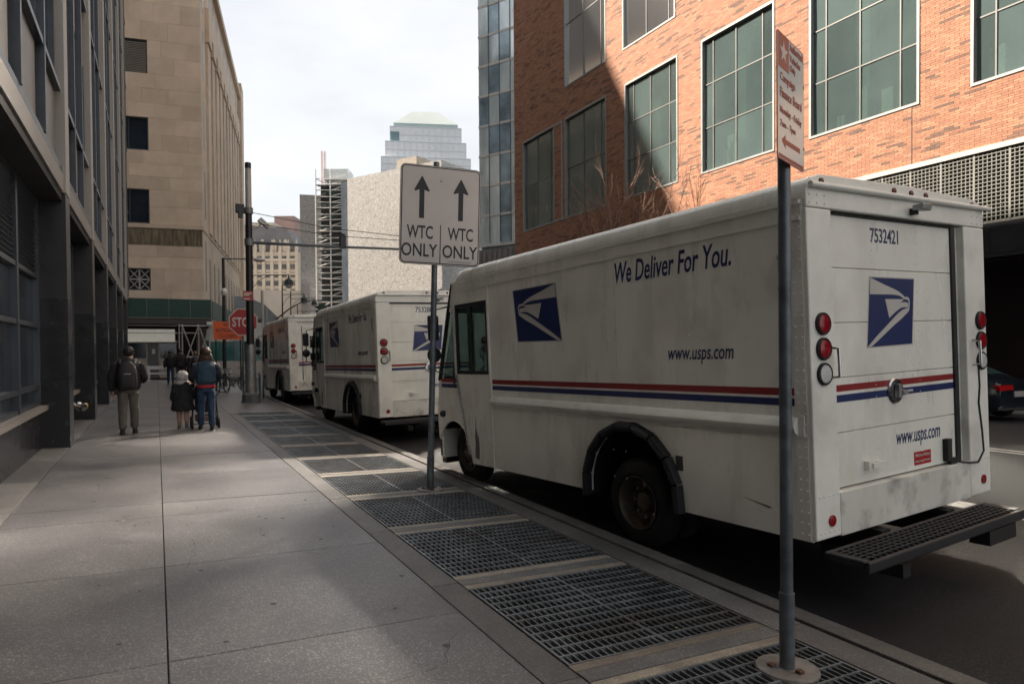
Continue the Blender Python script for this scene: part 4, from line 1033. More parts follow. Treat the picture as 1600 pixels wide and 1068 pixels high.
# ------------------------------------------------------------------ signal pole with mast arm
mastg = mat('mast_grey', (.17,.19,.20), .4, .4, var=.15)
lgrey = mat('pole_light_grey', (.42,.40,.38), .45, .2, var=.12)
sp0 = Vector((2.87,25.0,gz(2.87)))
p = thing('signal_pole', 'tall black signal pole with pale top, silver foot and long grey mast arm', 'pole', sp0)
MB().lathe([(0,.32),(.05,.32),(.06,.30),(.28,.29),(.30,.25),(.34,.20)], (0,0,0), (0,0,1), 8, True).build('base', mat('cast_base',(.13,.135,.14),.5,.3,var=.2), p)
MB().lathe([(.34,.19),(2.0,.175)], (0,0,0), (0,0,1), 20, True).build('lower_sleeve', steel, p, smooth=True)
MB().lathe([(2.0,.128),(6.5,.112)], (0,0,0), (0,0,1), 18, True).build('shaft', black, p, smooth=True)
MB().lathe([(6.5,.108),(8.05,.10)], (0,0,0), (0,0,1), 18, True).build('upper_shaft', lgrey, p, smooth=True)
MB().lathe([(8.05,.104),(8.24,.104),(8.25,.09)], (0,0,0), (0,0,1), 18, True).build('cap', black, p, smooth=True)
arm = MB().tube([(.1,0,5.52),(2.4,-.85,5.42),(5.2,-2.0,5.32)], [.062,.05,.04], 10).build('mast_arm', mastg, p, smooth=True)
MB().lathe([(-.12,.15),(.12,.15)], (0,0,5.52), (0,0,1), 16, True).lathe([(-.1,.15),(.1,.15)], (0,0,6.6), (0,0,1), 16, True).build('clamp', mastg, p)
MB().box(-.42,-.14,-.1,.08,6.5,6.8).box(-.35,-.2,-.15,-.10,6.3,6.55).build('junction_box', black, p, bevel=.02)
MB().prism([(.28,6.28),(.62,6.02),(.70,6.13),(.40,6.40)], lambda a,b_,d:(a,d,b_), -.1, .1).tube([(.1,0,6.0),(.3,0,6.05),(.42,0,6.2)],.025,6).build('traffic_camera', lgrey, p, bevel=.01)
MB().box(2.86,3.06,-1.2,-1.0,5.35,5.80).box(2.9,3.02,-1.22,-1.19,5.78,5.86).build('mast_sensor', black, p, bevel=.02)
MB().tube([(.1,0,6.55),(2.6,-.9,6.05),(5.3,-2,5.75)], .012, 4).build('guy_wire', black, p); MB().tube([(.1,0,6.2),(2.6,-.9,5.8),(5.3,-2,5.62)], .012, 4).build('guy_wire', black, p)
# red regulation sign strapped to the pole
q = thing('regulation_sign', 'small red regulation sign with white lines strapped to the black pole above the stop sign', 'sign', (2.83,24.8,3.42))
MB().box(-.20,.13,0,.012,0,.33).build('sign_board', signr, q)
for k, (z, w_) in enumerate(((.25,.26),(.19,.18),(.06,.2))): MB().box(-.17,-.17+w_,-.003,-.0005,z-.018,z+.018).build('printed_line', whitep, q)
# stop sign on its own post
s0 = Vector((2.80,26.6,gz(2.8)))
q = thing('stop_sign', 'red octagonal STOP sign on a slim post half hidden by the black pole', 'sign', s0)
def octo(r): return [(r*math.cos(R(22.5+45*k)), r*math.sin(R(22.5+45*k))) for k in range(8)]
zc = 2.83
MB().tube([(0,.03,0),(0,.03,3.2)], .035, 8).build('post', dsteel, q)
o = MB().prism([(a+.02,b_+zc) for a, b_ in octo(.53)], XZ, -.004, .004).build('sign_board', signw, q)
MB().prism([(a+.02,b_+zc) for a, b_ in octo(.495)], XZ, -.006, -.0045).build('sign_face', mat('stop_red',(.33,.018,.02),.4,var=.06), o)
text('STOP', 'lettering', mat('stop_white',(.6,.58,.55),.4), o, (.02-.375,-.0064,zc-.17), (1,0,0), (0,0,1), .75, .34, bold=.02)
# orange closure sign
q = thing('closure_sign', 'orange construction sign lettered WTC ENTRANCE CLOSED beside the stop sign', 'sign', (2.75,33.0,gz(2.2)))
o = MB().prism([(-.50,2.28),(.72,2.28),(.72,3.08),(-.50,3.08)], XZ, -.01, .01).build('sign_board', signo, q)
for body, z, w_, x in (('WTC',2.85,.40,-.10),('ENTRANCE',2.60,.96,-.40),('CLOSED',2.35,.74,-.28)): text(body, 'lettering', signk, o, (x,-.0104,z), (1,0,0), (0,0,1), w_, .17, bold=.012)
for x in (-.4,.62): MB().tube([(x,.03,0),(x,.03,2.4)], .03, 6).build('post', signk, q)
MB().box(.74,1.55,.03,.045,2.2,3.05).build('sign_back', mat('pale_board',(.42,.47,.44),.6), q)
# lamp post with a long arm
q = thing('street_lamp', 'thin black street lamp with a straight arm, just left of the tall black pole', 'street lamp', (3.02,37,-.08))
MB().tube([(0,0,0),(0,0,6.45)], [.10,.07], 10).build('post', black, q, smooth=True)
MB().tube([(0,0,6.42),(1.35,-.6,6.40)], .035, 8).build('arm', mastg, q); MB().ball((1.62,-.72,6.36),.3,10,6,1,.5,.36).build('lamp_head', lgrey, q, smooth=True)
MB().ball((0.02,-.02,4.75),.16,10,6,1,1,1.3).build('globe', mat('white_globe',(.7,.7,.68),.4), q, smooth=True)
# bell lamps further down the street
def bell(label, x, y, h, arm, hh, dx):
    q = thing('bell_street_lamp', label, 'street lamp', (x,y,-.2), group='old style bell lamps down the street')
    MB().tube([(0,0,0),(0,0,h+.8)], [.09,.05], 8).build('post', black, q)
    MB().tube([(0,0,h),(arm,dx,h+.05)], .03, 6).tube([(0,0,h-1.0),(arm*.2,dx*.2,h-.35),(arm*.45,dx*.45,h-.02)], .022, 6).build('arm', black, q)
    MB().lathe([(0,.03),(-.2,.05),(-.32,.1),(-.4,.24),(-.72,.30),(-.74,.27)], (arm,dx,h+.1), (0,0,1), 14).build('lamp_shade', mat('lamp_green_black',(.02,.035,.03),.5), q, smooth=True)
    MB().lathe([(-.74,.25),(-.9,.18),(-.98,.02)], (arm,dx,h+.1), (0,0,1), 12).build('lamp_glass', mat('lamp_glass',(.6,.6,.58),.3), q, smooth=True)
    return q
bell('black bell shaped street lamp hanging high on a bracket, right of the black pole', 5.6, 47.9, 6.9, 2.25, 0, -.9)
bell('small distant bell lamp with crossbar over the roof of the farthest truck', 9.8, 62, 6.8, 1.75, 0, -.6)
bell('thin lamp post farther back over the roof of the farthest truck', 12.2, 72, 7.2, 2.2, 0, -.8)
bell('shortest distant lamp post beside the hanging traffic light', 15.0, 84, 6.6, 2.2, 0, -.8)
# curved arm with hanging traffic light
q = thing('traffic_light', 'dark hanging traffic light on a curved black arm above the farthest truck', 'traffic light', (8.0,61,-.2))
MB().tube([(0,0,0),(0,0,7.0)], .11, 8).build('post', lgrey, q)
MB().tube([(0,0,3.2),(1.0,0,4.5),(2.2,0,5.5),(3.2,0,6.1),(4.2,0,6.3),(5.0,0,6.3)], [.08,.07,.06,.05,.05,.05], 8).build('curved_arm', black, q, smooth=True)
MB().tube([(4.95,0,6.3),(4.95,0,6.0)],.03,6).box(4.70,5.2,-.2,.2,4.85,6.0).build('signal_head', mat('signal_dark_green',(.015,.04,.03),.5), q)
for sx in (-.42,.42):
    for z in (5.0,5.35,5.7): MB().lathe([(0,.14),(.22,.15)], (4.95+(.25 if sx > 0 else -.25),0,z), (sx,0,0), 10).build('visor', mat('signal_dark_green',(.015,.04,.03),.5), q)
MB().box(-.35,-.1,-.15,.1,3.6,4.6).build('side_signal', black, q)
# bollard and barrier posts by the pole
for x, y, h, lab in ((3.45,26.8,.95,'grey steel bollard just behind the foot of the black pole'),(3.85,36.5,1.1,'white post at the kerb between the bollard and the farthest truck')):
    q = thing('bollard', lab, 'bollard', (x,y,gz(x)))
    MB().lathe([(0,.10),(h,.10),(h+.03,.08),(h+.04,.01)], (0,0,0), (0,0,1), 14, True).build('bollard_post', steel if y < 30 else lgrey, q, smooth=True)
    MB().lathe([(h-.10,.125),(h-.0,.125)], (0,0,0), (0,0,1), 14, True).build('collar', lgrey, q, smooth=True)

# ------------------------------------------------------------------ people
skinm = mat('skin', (.36,.21,.15), .5, var=.06)
def clothmat(n, c, **k): return mat(n, c, .85, var=.25, scale=9, bump=.25, bscale=35, **k)
def body(par, J, hand_r=1., loc=(0,0,0)):
    """one continuous figure: skin modifier over joints"""
    V = [];Rr = [];E = [];ix = {}
    def add(n, p, r, fr=None):
        ix[n] = len(V); V.append(Vector(p)); Rr.append(r if isinstance(r, tuple) else (r, r))
        if fr: E.append((ix[fr], ix[n]))
    add('pelvis', J['pelvis'], (.14,.11)); add('waist', J['waist'], (.13,.10), 'pelvis'); add('chest', J['chest'], (.155,.115), 'waist')
    add('neck', J['neck'], .058, 'chest'); h = J['head']; n_ = Vector(J['neck']); fwd = Vector(J.get('face',(0,1,0))).normalized(); rgt = fwd.cross(Vector((0,0,1))).normalized()
    hv = Vector(h); s = J.get('hs', 1.)
    add('jaw', hv+Vector((0,0,-.075*s))+fwd*.015, .068*s, 'neck'); add('face', hv+fwd*.005, (.080*s,.092*s), 'jaw'); add('crown', hv+Vector((0,0,.075*s))-fwd*.01, .070*s, 'face')
    add('nose', hv+fwd*.105*s+Vector((0,0,-.015)), .012*s, 'face'); add('chin', hv+fwd*.075*s+Vector((0,0,-.10*s)), .03*s, 'jaw')
    for sg, nm in ((-1,'l'),(1,'r')):
        add(nm+'ear', hv+rgt*sg*.088*s-fwd*.005, (.010*s,.02*s), 'face')
        add(nm+'sh', J[nm+'sh'], .062, 'chest'); add(nm+'el', J[nm+'el'], .044, nm+'sh'); add(nm+'wr', J[nm+'wr'], .028, nm+'el')
        hd = Vector(J[nm+'hand']); add(nm+'palm', hd, (.036,.022), nm+'wr')
        d = (hd-Vector(J[nm+'wr'])).normalized(); side = Vector((0,1,0)) if abs(d.y) < .7 else Vector((1,0,0)); side = (side-d*side.dot(d)).normalized(); curl = d.cross(side)*(-sg)
        for q, (o_, ln) in enumerate(((-.03,.07),(-.01,.082),(.01,.078),(.03,.062))):
            a = hd+d*.045+side*o_
            add(f'{nm}k{q}', a, .010, nm+'palm'); add(f'{nm}m{q}', a+d*ln*.55+curl*.012, .009, f'{nm}k{q}'); add(f'{nm}t{q}', a+d*ln*.85+curl*.038, .008, f'{nm}m{q}')
        add(f'{nm}th', hd+side*.045+d*.01+curl*.01, .011, nm+'palm'); add(f'{nm}th2', hd+side*.06+d*.05+curl*.02, .009, f'{nm}th')
        add(nm+'hip', J[nm+'hip'], (.098,.09), 'pelvis'); add(nm+'kn', J[nm+'kn'], .062, nm+'hip'); add(nm+'an', J[nm+'an'], .042, nm+'kn'); add(nm+'toe', J[nm+'toe'], (.042,.03), nm+'an')
    me = bpy.data.meshes.new('body'); me.from_pydata(V, E, []); me.materials.append(skinm)
    o = bpy.data.objects.new('body', me); COL.objects.link(o); o.parent = par; o.location = loc
    sk = o.modifiers.new('skin', 'SKIN'); sk.use_smooth_shade = True
    lay = me.skin_vertices[0].data if me.skin_vertices else None
    if lay is None:
        bm = bmesh.new(); bm.from_mesh(me); bm.verts.layers.skin.verify(); bm.to_mesh(me); bm.free(); lay = me.skin_vertices[0].data
    for k, r in enumerate(Rr): lay[k].radius = r; lay[k].use_root = (k == 0)
    ss = o.modifiers.new('smooth', 'SUBSURF'); ss.levels = 1; ss.render_levels = 2
    return o
def joints(s=1., lleg=0., rleg=0., lel=(-.26,-.04,1.13), lha=(-.27,.02,.80), rel=(.26,-.04,1.13), rha=(.27,.02,.80), lwr=None, rwr=None, lean=0., lift_r=0., lift_l=0., **k):
    J = dict(pelvis=(0,0,.95), waist=(0,lean*.3,1.12), chest=(0,lean*.6,1.33), neck=(0,lean,1.50), head=(0,lean+.03,1.635),
        lsh=(-.175,lean*.8,1.42), rsh=(.175,lean*.8,1.42), lel=lel, rel=rel,
        lwr=lwr or tuple(Vector(lel).lerp(Vector(lha), .80)), rwr=rwr or tuple(Vector(rel).lerp(Vector(rha), .80)), lhand=lha, rhand=rha,
        lhip=(-.09,0,.92), rhip=(.09,0,.92),
        lkn=(-.10,.03+lleg*.6,.50+lift_l*.3), lan=(-.10,-.01+lleg-lift_l*.5,.085+lift_l), ltoe=(-.115,.13+lleg-lift_l*.35,.04+lift_l*.6),
        rkn=(.10,.03+rleg*.6,.50+lift_r*.3), ran=(.10,-.01+rleg-lift_r*.5,.085+lift_r), rtoe=(.115,.13+rleg-lift_r*.35,.04+lift_r*.6))
    for a in list(J):
        v = Vector(J[a])*s; J[a] = v
    J['hs'] = k.get('hs', s); J['face'] = k.get('face', (0,1,0)); 
    if 'tilt' in k: J['head'] = J['head']+Vector(k['tilt'])
    return J
def limb(b_, pts, rs, n=10):
    P = []; Q = []
    for (a, c, ra, rc) in zip(pts, pts[1:], rs, rs[1:]):
        for t in (0,.33,.66): P.append(Vector(a).lerp(Vector(c), t)); Q.append(ra+(rc-ra)*t)
    P.append(Vector(pts[-1])); Q.append(rs[-1])
    return b_.tube(P, Q, n)
def wrinkle(o, s=.012, sz=.10):
    sub = o.modifiers.new('sub', 'SUBSURF'); sub.levels = 1; sub.render_levels = 2
    t = bpy.data.textures.get('cloth_%s' % sz) or bpy.data.textures.new('cloth_%s' % sz, 'CLOUDS'); t.noise_scale = sz
    d = o.modifiers.new('folds', 'DISPLACE'); d.texture = t; d.strength = s*2; d.mid_level = .5
    return o
def trousers(par, J, m, s=1., fit=1.):
    b_ = MB(); p_ = J['pelvis']
    b_.eloft([(p_+Vector((0,0,.10*s)),.165*s*fit,.125*s*fit),(p_,.175*s*fit,.135*s*fit),(p_-Vector((0,0,.10*s)),.17*s*fit,.13*s*fit),(p_-Vector((0,0,.14*s)),.12*s*fit,.10*s*fit)], 14)
    for n in 'lr': limb(b_, [J[n+'hip']+Vector((0,0,-.02)), J[n+'kn'], J[n+'an']+Vector((0,0,-.0))], [.105*s*fit,.078*s*fit,.068*s*fit])
    return wrinkle(b_.build('trousers', m, par, smooth=True), .012*s, .09)
def shoes(par, J, m, sole, s=1.):
    for n in 'lr':
        a, t = J[n+'an'], J[n+'toe']; d = (t-a); d.z = 0; d.normalize(); c = a+d*.07*s
        z0 = min(a.z, t.z)
        sh = MB().eloft([((c.x,c.y,z0-.035*s),.048*s,.125*s),((c.x,c.y,z0-.0),.05*s,.13*s),((c.x,c.y-.01*s,z0+.03*s),.044*s,.115*s),((a.x,a.y,a.z+.03*s),.046*s,.055*s),((a.x,a.y,a.z+.06*s),.042*s,.045*s)], 12).build('shoe', m, par, smooth=True)
        MB().eloft([((c.x,c.y,z0-.048*s),.049*s,.130*s),((c.x,c.y,z0-.020*s),.052*s,.134*s)], 12).build('sole', sole, sh)
def jacket(par, J, m, s=1., hem=.84, wr=1., n='jacket'):
    b_ = MB(); ch, wa, pe = J['chest'], J['waist'], J['pelvis']
    sh = (J['lsh']+J['rsh'])/2
    b_.eloft([((pe.x,pe.y,hem*s),.20*s*wr,.155*s*wr),((pe.x,pe.y,(hem+.14)*s),.198*s*wr,.15*s*wr),(wa,.19*s*wr,.145*s*wr),(ch,.215*s*wr,.155*s*wr),(sh+Vector((0,0,.0)),.205*s*wr,.13*s*wr),(sh+Vector((0,0,.055*s)),.13*s*wr,.095*s*wr),(J['neck']+Vector((0,0,.01*s)),.075*s,.07*s),(J['neck']+Vector((0,0,.05*s)),.07*s,.068*s)], 18)
    for a in 'lr': limb(b_, [J[a+'sh']+Vector((0,0,.0)), J[a+'el'], J[a+'wr']], [.085*s*wr,.070*s*wr,.052*s*wr])
    return wrinkle(b_.build(n, m, par, smooth=True), .016*s, .11)
def hair(par, J, m, s=1., length=0., puff=1.):
    h = J['head']; f = Vector(J['face']).normalized(); c = h-f*.018*s
    b_ = MB().ball((c.x,c.y,c.z+.03*s), .108*s*puff, 14, 8, .92, 1.05, 1.0)
    if length:
        b_.eloft([((c.x,c.y-.02*s,h.z-length),.12*s*puff,.05*s),((c.x,c.y-.025*s,h.z-length*.7),.135*s*puff,.085*s),((c.x,c.y-.02*s,h.z-.05*s),.118*s*puff,.095*s),((c.x,c.y-.01*s,h.z+.05*s),.10*s,.10*s)], 14)
    return wrinkle(b_.build('hair', m, par, smooth=True), .012*s, .03)
hk = mat('dark_hair', (.018,.014,.012), .6, var=.3, scale=40); hb_ = mat('brown_hair', (.045,.022,.014), .55, var=.4, scale=40)
blackc = clothmat('black_cloth', (.012,.012,.014)); khaki = clothmat('khaki_cloth', (.105,.095,.083)); denim = clothmat('blue_denim', (.018,.042,.085)); navyc = clothmat('blue_jacket', (.020,.048,.080))
shoe_k = mat('shoe_dark', (.03,.028,.027), .6); sole_w = mat('sole_pale', (.42,.41,.38), .6); sole_k = mat('sole_dark', (.05,.048,.045), .7)
# man with backpack
q = thing('person', 'man from behind in black jacket, grey trousers and black backpack, head bent', 'person', (-.53,15.95,gz(-.53)))
s = 1.02
J = joints(s, lleg=-.10, rleg=.12, rel=(.30,-.02,1.14), rha=(.23,.20,1.03), lel=(-.29,-.05,1.12), lha=(-.27,.02,.80), face=(.45,.85,-.25), tilt=(.02,.05,-.01))
for n in ('lsh','rsh'): J[n] += Vector((-.02 if n == 'lsh' else .02,0,0))
body(q, J); trousers(q, J, khaki, s, 1.1); shoes(q, J, shoe_k, sole_k, s); jacket(q, J, blackc, s, .86, 1.2); hair(q, J, hk, s, 0, 1.03)
bp_ = MB().eloft([((0,-.24,.93),.15,.07),((0,-.255,1.0),.175,.10),((0,-.26,1.25),.175,.11),((0,-.235,1.42),.14,.09),((0,-.22,1.49),.07,.05)], 16, 3.0).build('backpack', mat('backpack_cloth',(.016,.016,.018),.7,var=.2,bump=.3,bscale=50), q, smooth=True)
MB().eloft([((0,-.345,.98),.12,.03),((0,-.36,1.05),.13,.045),((0,-.35,1.20),.12,.03)], 14, 3).build('pocket', bp_.data.materials[0], bp_, smooth=True)
MB().box(-.06,.06,-.381,-.375,1.235,1.25).build('zip', lgrey, bp_)
MB().tube([(-.13,-.20,1.44),(-.14,-.06,1.535),(-.14,.10,1.50)], .022, 6).build('strap', plast, bp_); MB().tube([(.13,-.20,1.44),(.14,-.06,1.535),(.14,.10,1.50)], .022, 6).build('strap', mat('grey_strap',(.12,.13,.13),.7), bp_)
# child
q = thing('person', 'child in white fluffy hood, black padded coat and mustard leggings beside the woman in blue', 'person', (.49,16.6,gz(.49)))
s = .70
J = joints(s, lleg=.05, rleg=-.08, lift_r=.06, hs=.84, rel=(.29,.02,1.16), rha=(.36,.10,.92))
body(q, J)
b_ = MB(); b_.eloft([(J['pelvis'],.12,.10),(J['pelvis']-Vector((0,0,.09)),.12,.10)], 12)
for n in 'lr': limb(b_, [J[n+'hip'], J[n+'kn'], J[n+'an']], [.072,.052,.042])
wrinkle(b_.build('leggings', clothmat('mustard_cloth',(.20,.135,.055)), q, smooth=True), .006, .06)
shoes(q, J, mat('shoe_grey',(.10,.10,.10),.7), sole_w, .72)
b_ = MB(); z = lambda k: J['pelvis'].z+k
b_.eloft([((0,0,.40),.235,.185),((0,0,.43),.25,.20),((0,0,.62),.225,.18),((0,0,.82),.19,.15),((0,0,.96),.18,.14),((0,0,1.03),.12,.10),((0,.01,1.07),.07,.07)], 18)
for n in 'lr': limb(b_, [J[n+'sh']*1.0, J[n+'el'], J[n+'wr']], [.085,.075,.06])
wrinkle(b_.build('padded_coat', clothmat('black_padded',(.014,.014,.015)), q, smooth=True), .03, .10)
h = J['head']
hd_ = MB().ball((h.x,h.y-.01,h.z+.01),.128,16,10,1,1.05,1.1).eloft([((h.x-.03,h.y-.06,h.z-.20),.06,.05),((h.x-.04,h.y-.07,h.z-.13),.10,.075),((h.x,h.y-.04,h.z-.06),.118,.10)],12)
wrinkle(hd_.build('fluffy_hood', mat('white_fleece',(.46,.44,.42),.95,var=.1,bump=.6,bscale=60), q, smooth=True), .02, .03)
# woman with a pushchair
q = thing('person', 'long haired woman in blue jacket with red hem and blue jeans, pushing a pushchair', 'person', (.94,16.2,gz(.94)))
s = 1.02
J = joints(s, lleg=.10, rleg=-.14, lel=(-.28,.04,1.16), lha=(-.24,.30,1.03), rel=(.28,.04,1.16), rha=(.24,.30,1.03))
body(q, J); trousers(q, J, denim, s, 1.0); shoes(q, J, shoe_k, sole_w, s)
jk = jacket(q, J, navyc, s, .97, 1.05)
wrinkle(MB().eloft([((0,0,.90*s),.192*s,.155*s),((0,0,.94*s),.20*s,.16*s),((0,0,.985*s),.20*s,.158*s)], 18).build('red_hem', clothmat('red_cloth',(.34,.012,.02)), q, smooth=True), .006, .1)
b_ = MB()
for n in 'lr': limb(b_, [J[n+'sh']+Vector((0,0,.003)), J[n+'el'], J[n+'wr']], [.094*s,.080*s,.060*s])
wrinkle(b_.build('sleeves', clothmat('dark_sleeve',(.014,.018,.028)), q, smooth=True), .012, .1)
hair(q, J, hb_, s, .23, 1.18)
P = thing('pushchair', 'black pushchair with small wheels in front of the woman in blue', 'pushchair', (.94,16.72,gz(.94)))
fr = MB()
for sx in (-.25,.25):
    fr.tube([(sx*.9,-.22,1.03),(sx*.95,.05,.72),(sx,.35,.16)], .014, 6).tube([(sx*.95,.08,.70),(sx*1.05,-.22,.12)], .014, 6)
fr.tube([(-.225,-.22,1.03),(.225,-.22,1.03)], .018, 6).tube([(-.26,-.22,.12),(.26,-.22,.12)], .012, 6)
fr.build('frame', black, P)
for sx in (-.27,.27):
    for y in (-.22,.38):
        w_ = MB().lathe([(-.022,.07),(-.024,.105),(-.014,.122),(.014,.122),(.024,.105),(.022,.07)], (sx,y,.122), (1,0,0), 20).build('wheel', rubber, P, smooth=True)
        MB().lathe([(-.015,.075),(-.018,.02),(.018,.02),(.015,.075)], (sx,y,.122), (1,0,0), 16).build('hub', lgrey, w_)
MB().eloft([((0,.08,.36),.18,.20),((0,.05,.5),.2,.2),((0,-.02,.72),.21,.14),((0,-.04,.95),.20,.16),((0,.02,1.03),.12,.12)], 14, 3).build('seat', mat('pushchair_cloth',(.03,.025,.045),.9,var=.3), P, smooth=True)
MB().box(-.2,.2,-.16,.25,.16,.30).build('basket', mat('basket_bag',(.16,.11,.10),.9,var=.5,scale=12), P, bevel=.03)
# three people further away
for (x, y, s, lab, jm, tm, hm, x2) in ((.62,39.6,1.0,'leftmost of three distant walkers, dark coat and blue jeans',blackc,denim,hk,-.04),(1.05,38.4,1.06,'tallest of three distant walkers, all in black, in the middle',blackc,blackc,hk,.03),(1.72,38.0,.99,'rightmost of three distant walkers, fair tied hair and dark backpack',clothmat('charcoal_cloth',(.035,.035,.038)),blackc,mat('fair_hair',(.12,.085,.05),.6),.05)):
    q = thing('person', lab, 'person', (x,y,gz(x)), group=None)
    J = joints(s, lleg=.14*(1 if x2 < 0 else -1), rleg=-.14*(1 if x2 < 0 else -1))
    body(q, J); trousers(q, J, tm, s); shoes(q, J, shoe_k, sole_k if x < 1.5 else sole_w, s); jacket(q, J, jm, s, .84, 1.12); hair(q, J, hm, s, 0, 1.05)
    if x > 1.5: MB().eloft([((0,-.22,1.0),.13,.07),((0,-.24,1.2),.15,.10),((0,-.2,1.42),.10,.06)], 12, 3).build('backpack', plast, q, smooth=True)

# ------------------------------------------------------------------ bicycles
def bike(label, x, y, rz, frame_m, basket=False):
    q = thing('bicycle', label, 'bicycle', (x,y,gz(x)), rz, group='bicycles parked behind the black pole')
    for fx in (-.52,.52):
        w_ = MB().lathe([(-.018,.315),(-.02,.335),(0,.35),(.02,.335),(.018,.315),(-.018,.315)], (fx,0,.35), (0,1,0), 28).build('wheel', rubber, q, smooth=True)
        b_ = MB()
        for k in range(12): t = math.pi*k/6; b_.tube([(fx,0,.35),(fx+.32*math.cos(t),0,.35+.32*math.sin(t))], .004, 3)
        b_.build('spokes', steel, w_)
    MB().tube([(-.52,.0,.35),(-.08,0,.32),(.34,0,.72),(-.22,0,.80),(-.08,0,.32)], .022, 6).tube([(-.52,0,.35),(-.22,0,.80),(-.26,0,.93)], .018, 6).tube([(.52,0,.35),(.37,0,.72),(.32,0,1.0)], .02, 6).build('frame', frame_m, q)
    MB().tube([(.38,-.28,1.02),(.33,-.1,1.03),(.32,0,1.0),(.33,.1,1.03),(.38,.28,1.02)], .014, 6).build('handlebar', black, q)
    MB().eloft([((-.28,0,.93),.13,.05),((-.28,0,.96),.15,.075),((-.27,0,.985),.13,.06)], 10).build('saddle', black, q, smooth=True)
    MB().lathe([(-.012,.09),(.012,.09)], (-.08,-.03,.32), (0,1,0), 12, True).tube([(-.08,-.06,.32),(-.02,-.06,.18),(-.02,-.12,.18)], .012, 5).tube([(-.08,.06,.32),(-.14,.06,.46),(-.14,.12,.46)], .012, 5).build('crank', steel, q)
    if basket: MB().box(.42,.68,-.16,.16,.82,1.02).build('basket', mat('white_basket',(.5,.5,.47),.5), q, bevel=.01)
bike('black bicycle nearest the black pole with a white basket', 2.35, 30.2, R(64), black, True)
bike('dark bicycle standing side on behind the one with the basket', 2.95, 31.6, R(25), mat('bike_dark',(.03,.03,.035),.4))
bike('leftmost dark bicycle of the parked cluster', 1.98, 31.0, R(80), mat('bike_dark',(.03,.03,.035),.4))
# fire hose connection on the plinth of the dark building
q = thing('fire_hose_connection', 'shiny twin fire hose connection with a yellow cap low on the dark plinth', 'hose connection', (-1.755,18.5,.46))
MB().box(.0,.02,-.26,.26,-.16,.16).build('wall_plate', chrome, q, bevel=.006)
MB().tube([(.02,0,0),(.10,0,0)], [.10,.08], 14).ball((.12,0,0),.11,12,8,1,1.3,1).build('manifold', chrome, q, smooth=True)
for sy, m_ in ((-1,chrome),(1,mat('yellow_cap',(.50,.33,.03),.35))):
    o = MB().lathe([(0,.062),(.12,.062),(.125,.075),(.15,.075)], (.12,sy*.08,0), (.75,sy*.6,-.15), 16, True).build('outlet', chrome, q, smooth=True)
    MB().lathe([(.151,.08),(.19,.08),(.20,.06),(.205,.01)], (.12,sy*.08,0), (.75,sy*.6,-.15), 16, True).build('cap', m_, o, smooth=True)
# ------------------------------------------------------------------ parked dark car across the street
carp = mat('car_paint_dark', (.012,.018,.026), .16, .2, var=.1, spec=.8)
C = thing('sedan', 'dark sedan with a wide red tail lamp parked across the street beyond the near truck', 'car', (19.3,9.2,rz_(19.3)), R(-4))
def sec(y, w, z0, zb, zr, wr):       # car cross-section
    return [(-w*.9,y,z0),(-w,y,z0+.15),(-w,y,zb-.12),(-w*.95,y,zb),(-wr,y,zr-.04),(-wr*.8,y,zr),(wr*.8,y,zr),(wr,y,zr-.04),(w*.95,y,zb),(w,y,zb-.12),(w,y,z0+.15),(w*.9,y,z0)]
S_ = [sec(0,.80,.35,.92,.95,.75), sec(.10,.88,.26,1.0,1.03,.80), sec(.55,.91,.2,1.02,1.06,.80), sec(1.25,.92,.18,.98,1.40,.60), sec(1.9,.92,.18,.95,1.45,.60), sec(2.7,.92,.18,.93,1.40,.60), sec(3.4,.91,.18,.90,.98,.74), sec(4.3,.86,.2,.80,.84,.70), sec(4.65,.74,.3,.62,.66,.6)]
b_ = MB(); ids = [b_._a(x) for x in S_]
for i, j in zip(ids, ids[1:]):
    for k in range(12): b_.f.append((i+k, i+(k+1)%12, j+(k+1)%12, j+k))
b_.f.append(tuple(ids[0]+k for k in range(12))); b_.f.append(tuple(ids[-1]+k for k in range(11,-1,-1)))
o = b_.build('body', carp, C, smooth=True)
cg = mat('car_window', (.03,.06,.055), .06, spec=.9, var=.3, scale=3)
MB().quad((-.70,.585,1.075),(.70,.585,1.075),(.50,1.24,1.40),(-.50,1.24,1.40)).build('rear_window', cg, C)
for sx in (-1,1):
    MB().quad((sx*.875,.72,1.05),(sx*.885,3.2,1.0),(sx*.63,2.7,1.36),(sx*.63,1.3,1.37)).build('side_window', cg, C)
    MB().prism([(.30,.80),(.86,.78),(.90,.92),(.35,.92)], lambda a,b2,d:(sx*a,d,b2), -.02 if sx < 0 else -.02, .12).build('tail_lamp', mat('car_lamp',(.45,.012,.012),.15,var=.2,scale=20), C, bevel=.01)
    MB().prism([(.34,.925),(.86,.925),(.80,.95),(.4,.95)], lambda a,b2,d:(sx*a,d,b2), -.01, .10).build('lamp_trim', chrome, C)
    for y in (.95,3.75):
        w_ = MB().lathe([(-.1,.2),(-.1,.30),(-.07,.325),(.07,.325),(.1,.30),(.1,.2)], (sx*.82,y,.325), (1,0,0), 24).build('wheel', tyre, C, smooth=True)
        MB().lathe([(sx*.10,.21),(sx*.11,.19),(sx*.05,.0)], (sx*.82,y,.325), (1,0,0), 18).build('rim', steel, w_)
MB().box(-.28,.28,-.025,.0,.62,.76).build('number_plate', lgrey, C); MB().box(-.8,.8,-.05,.06,.30,.36).build('bumper_trim', chrome, C)
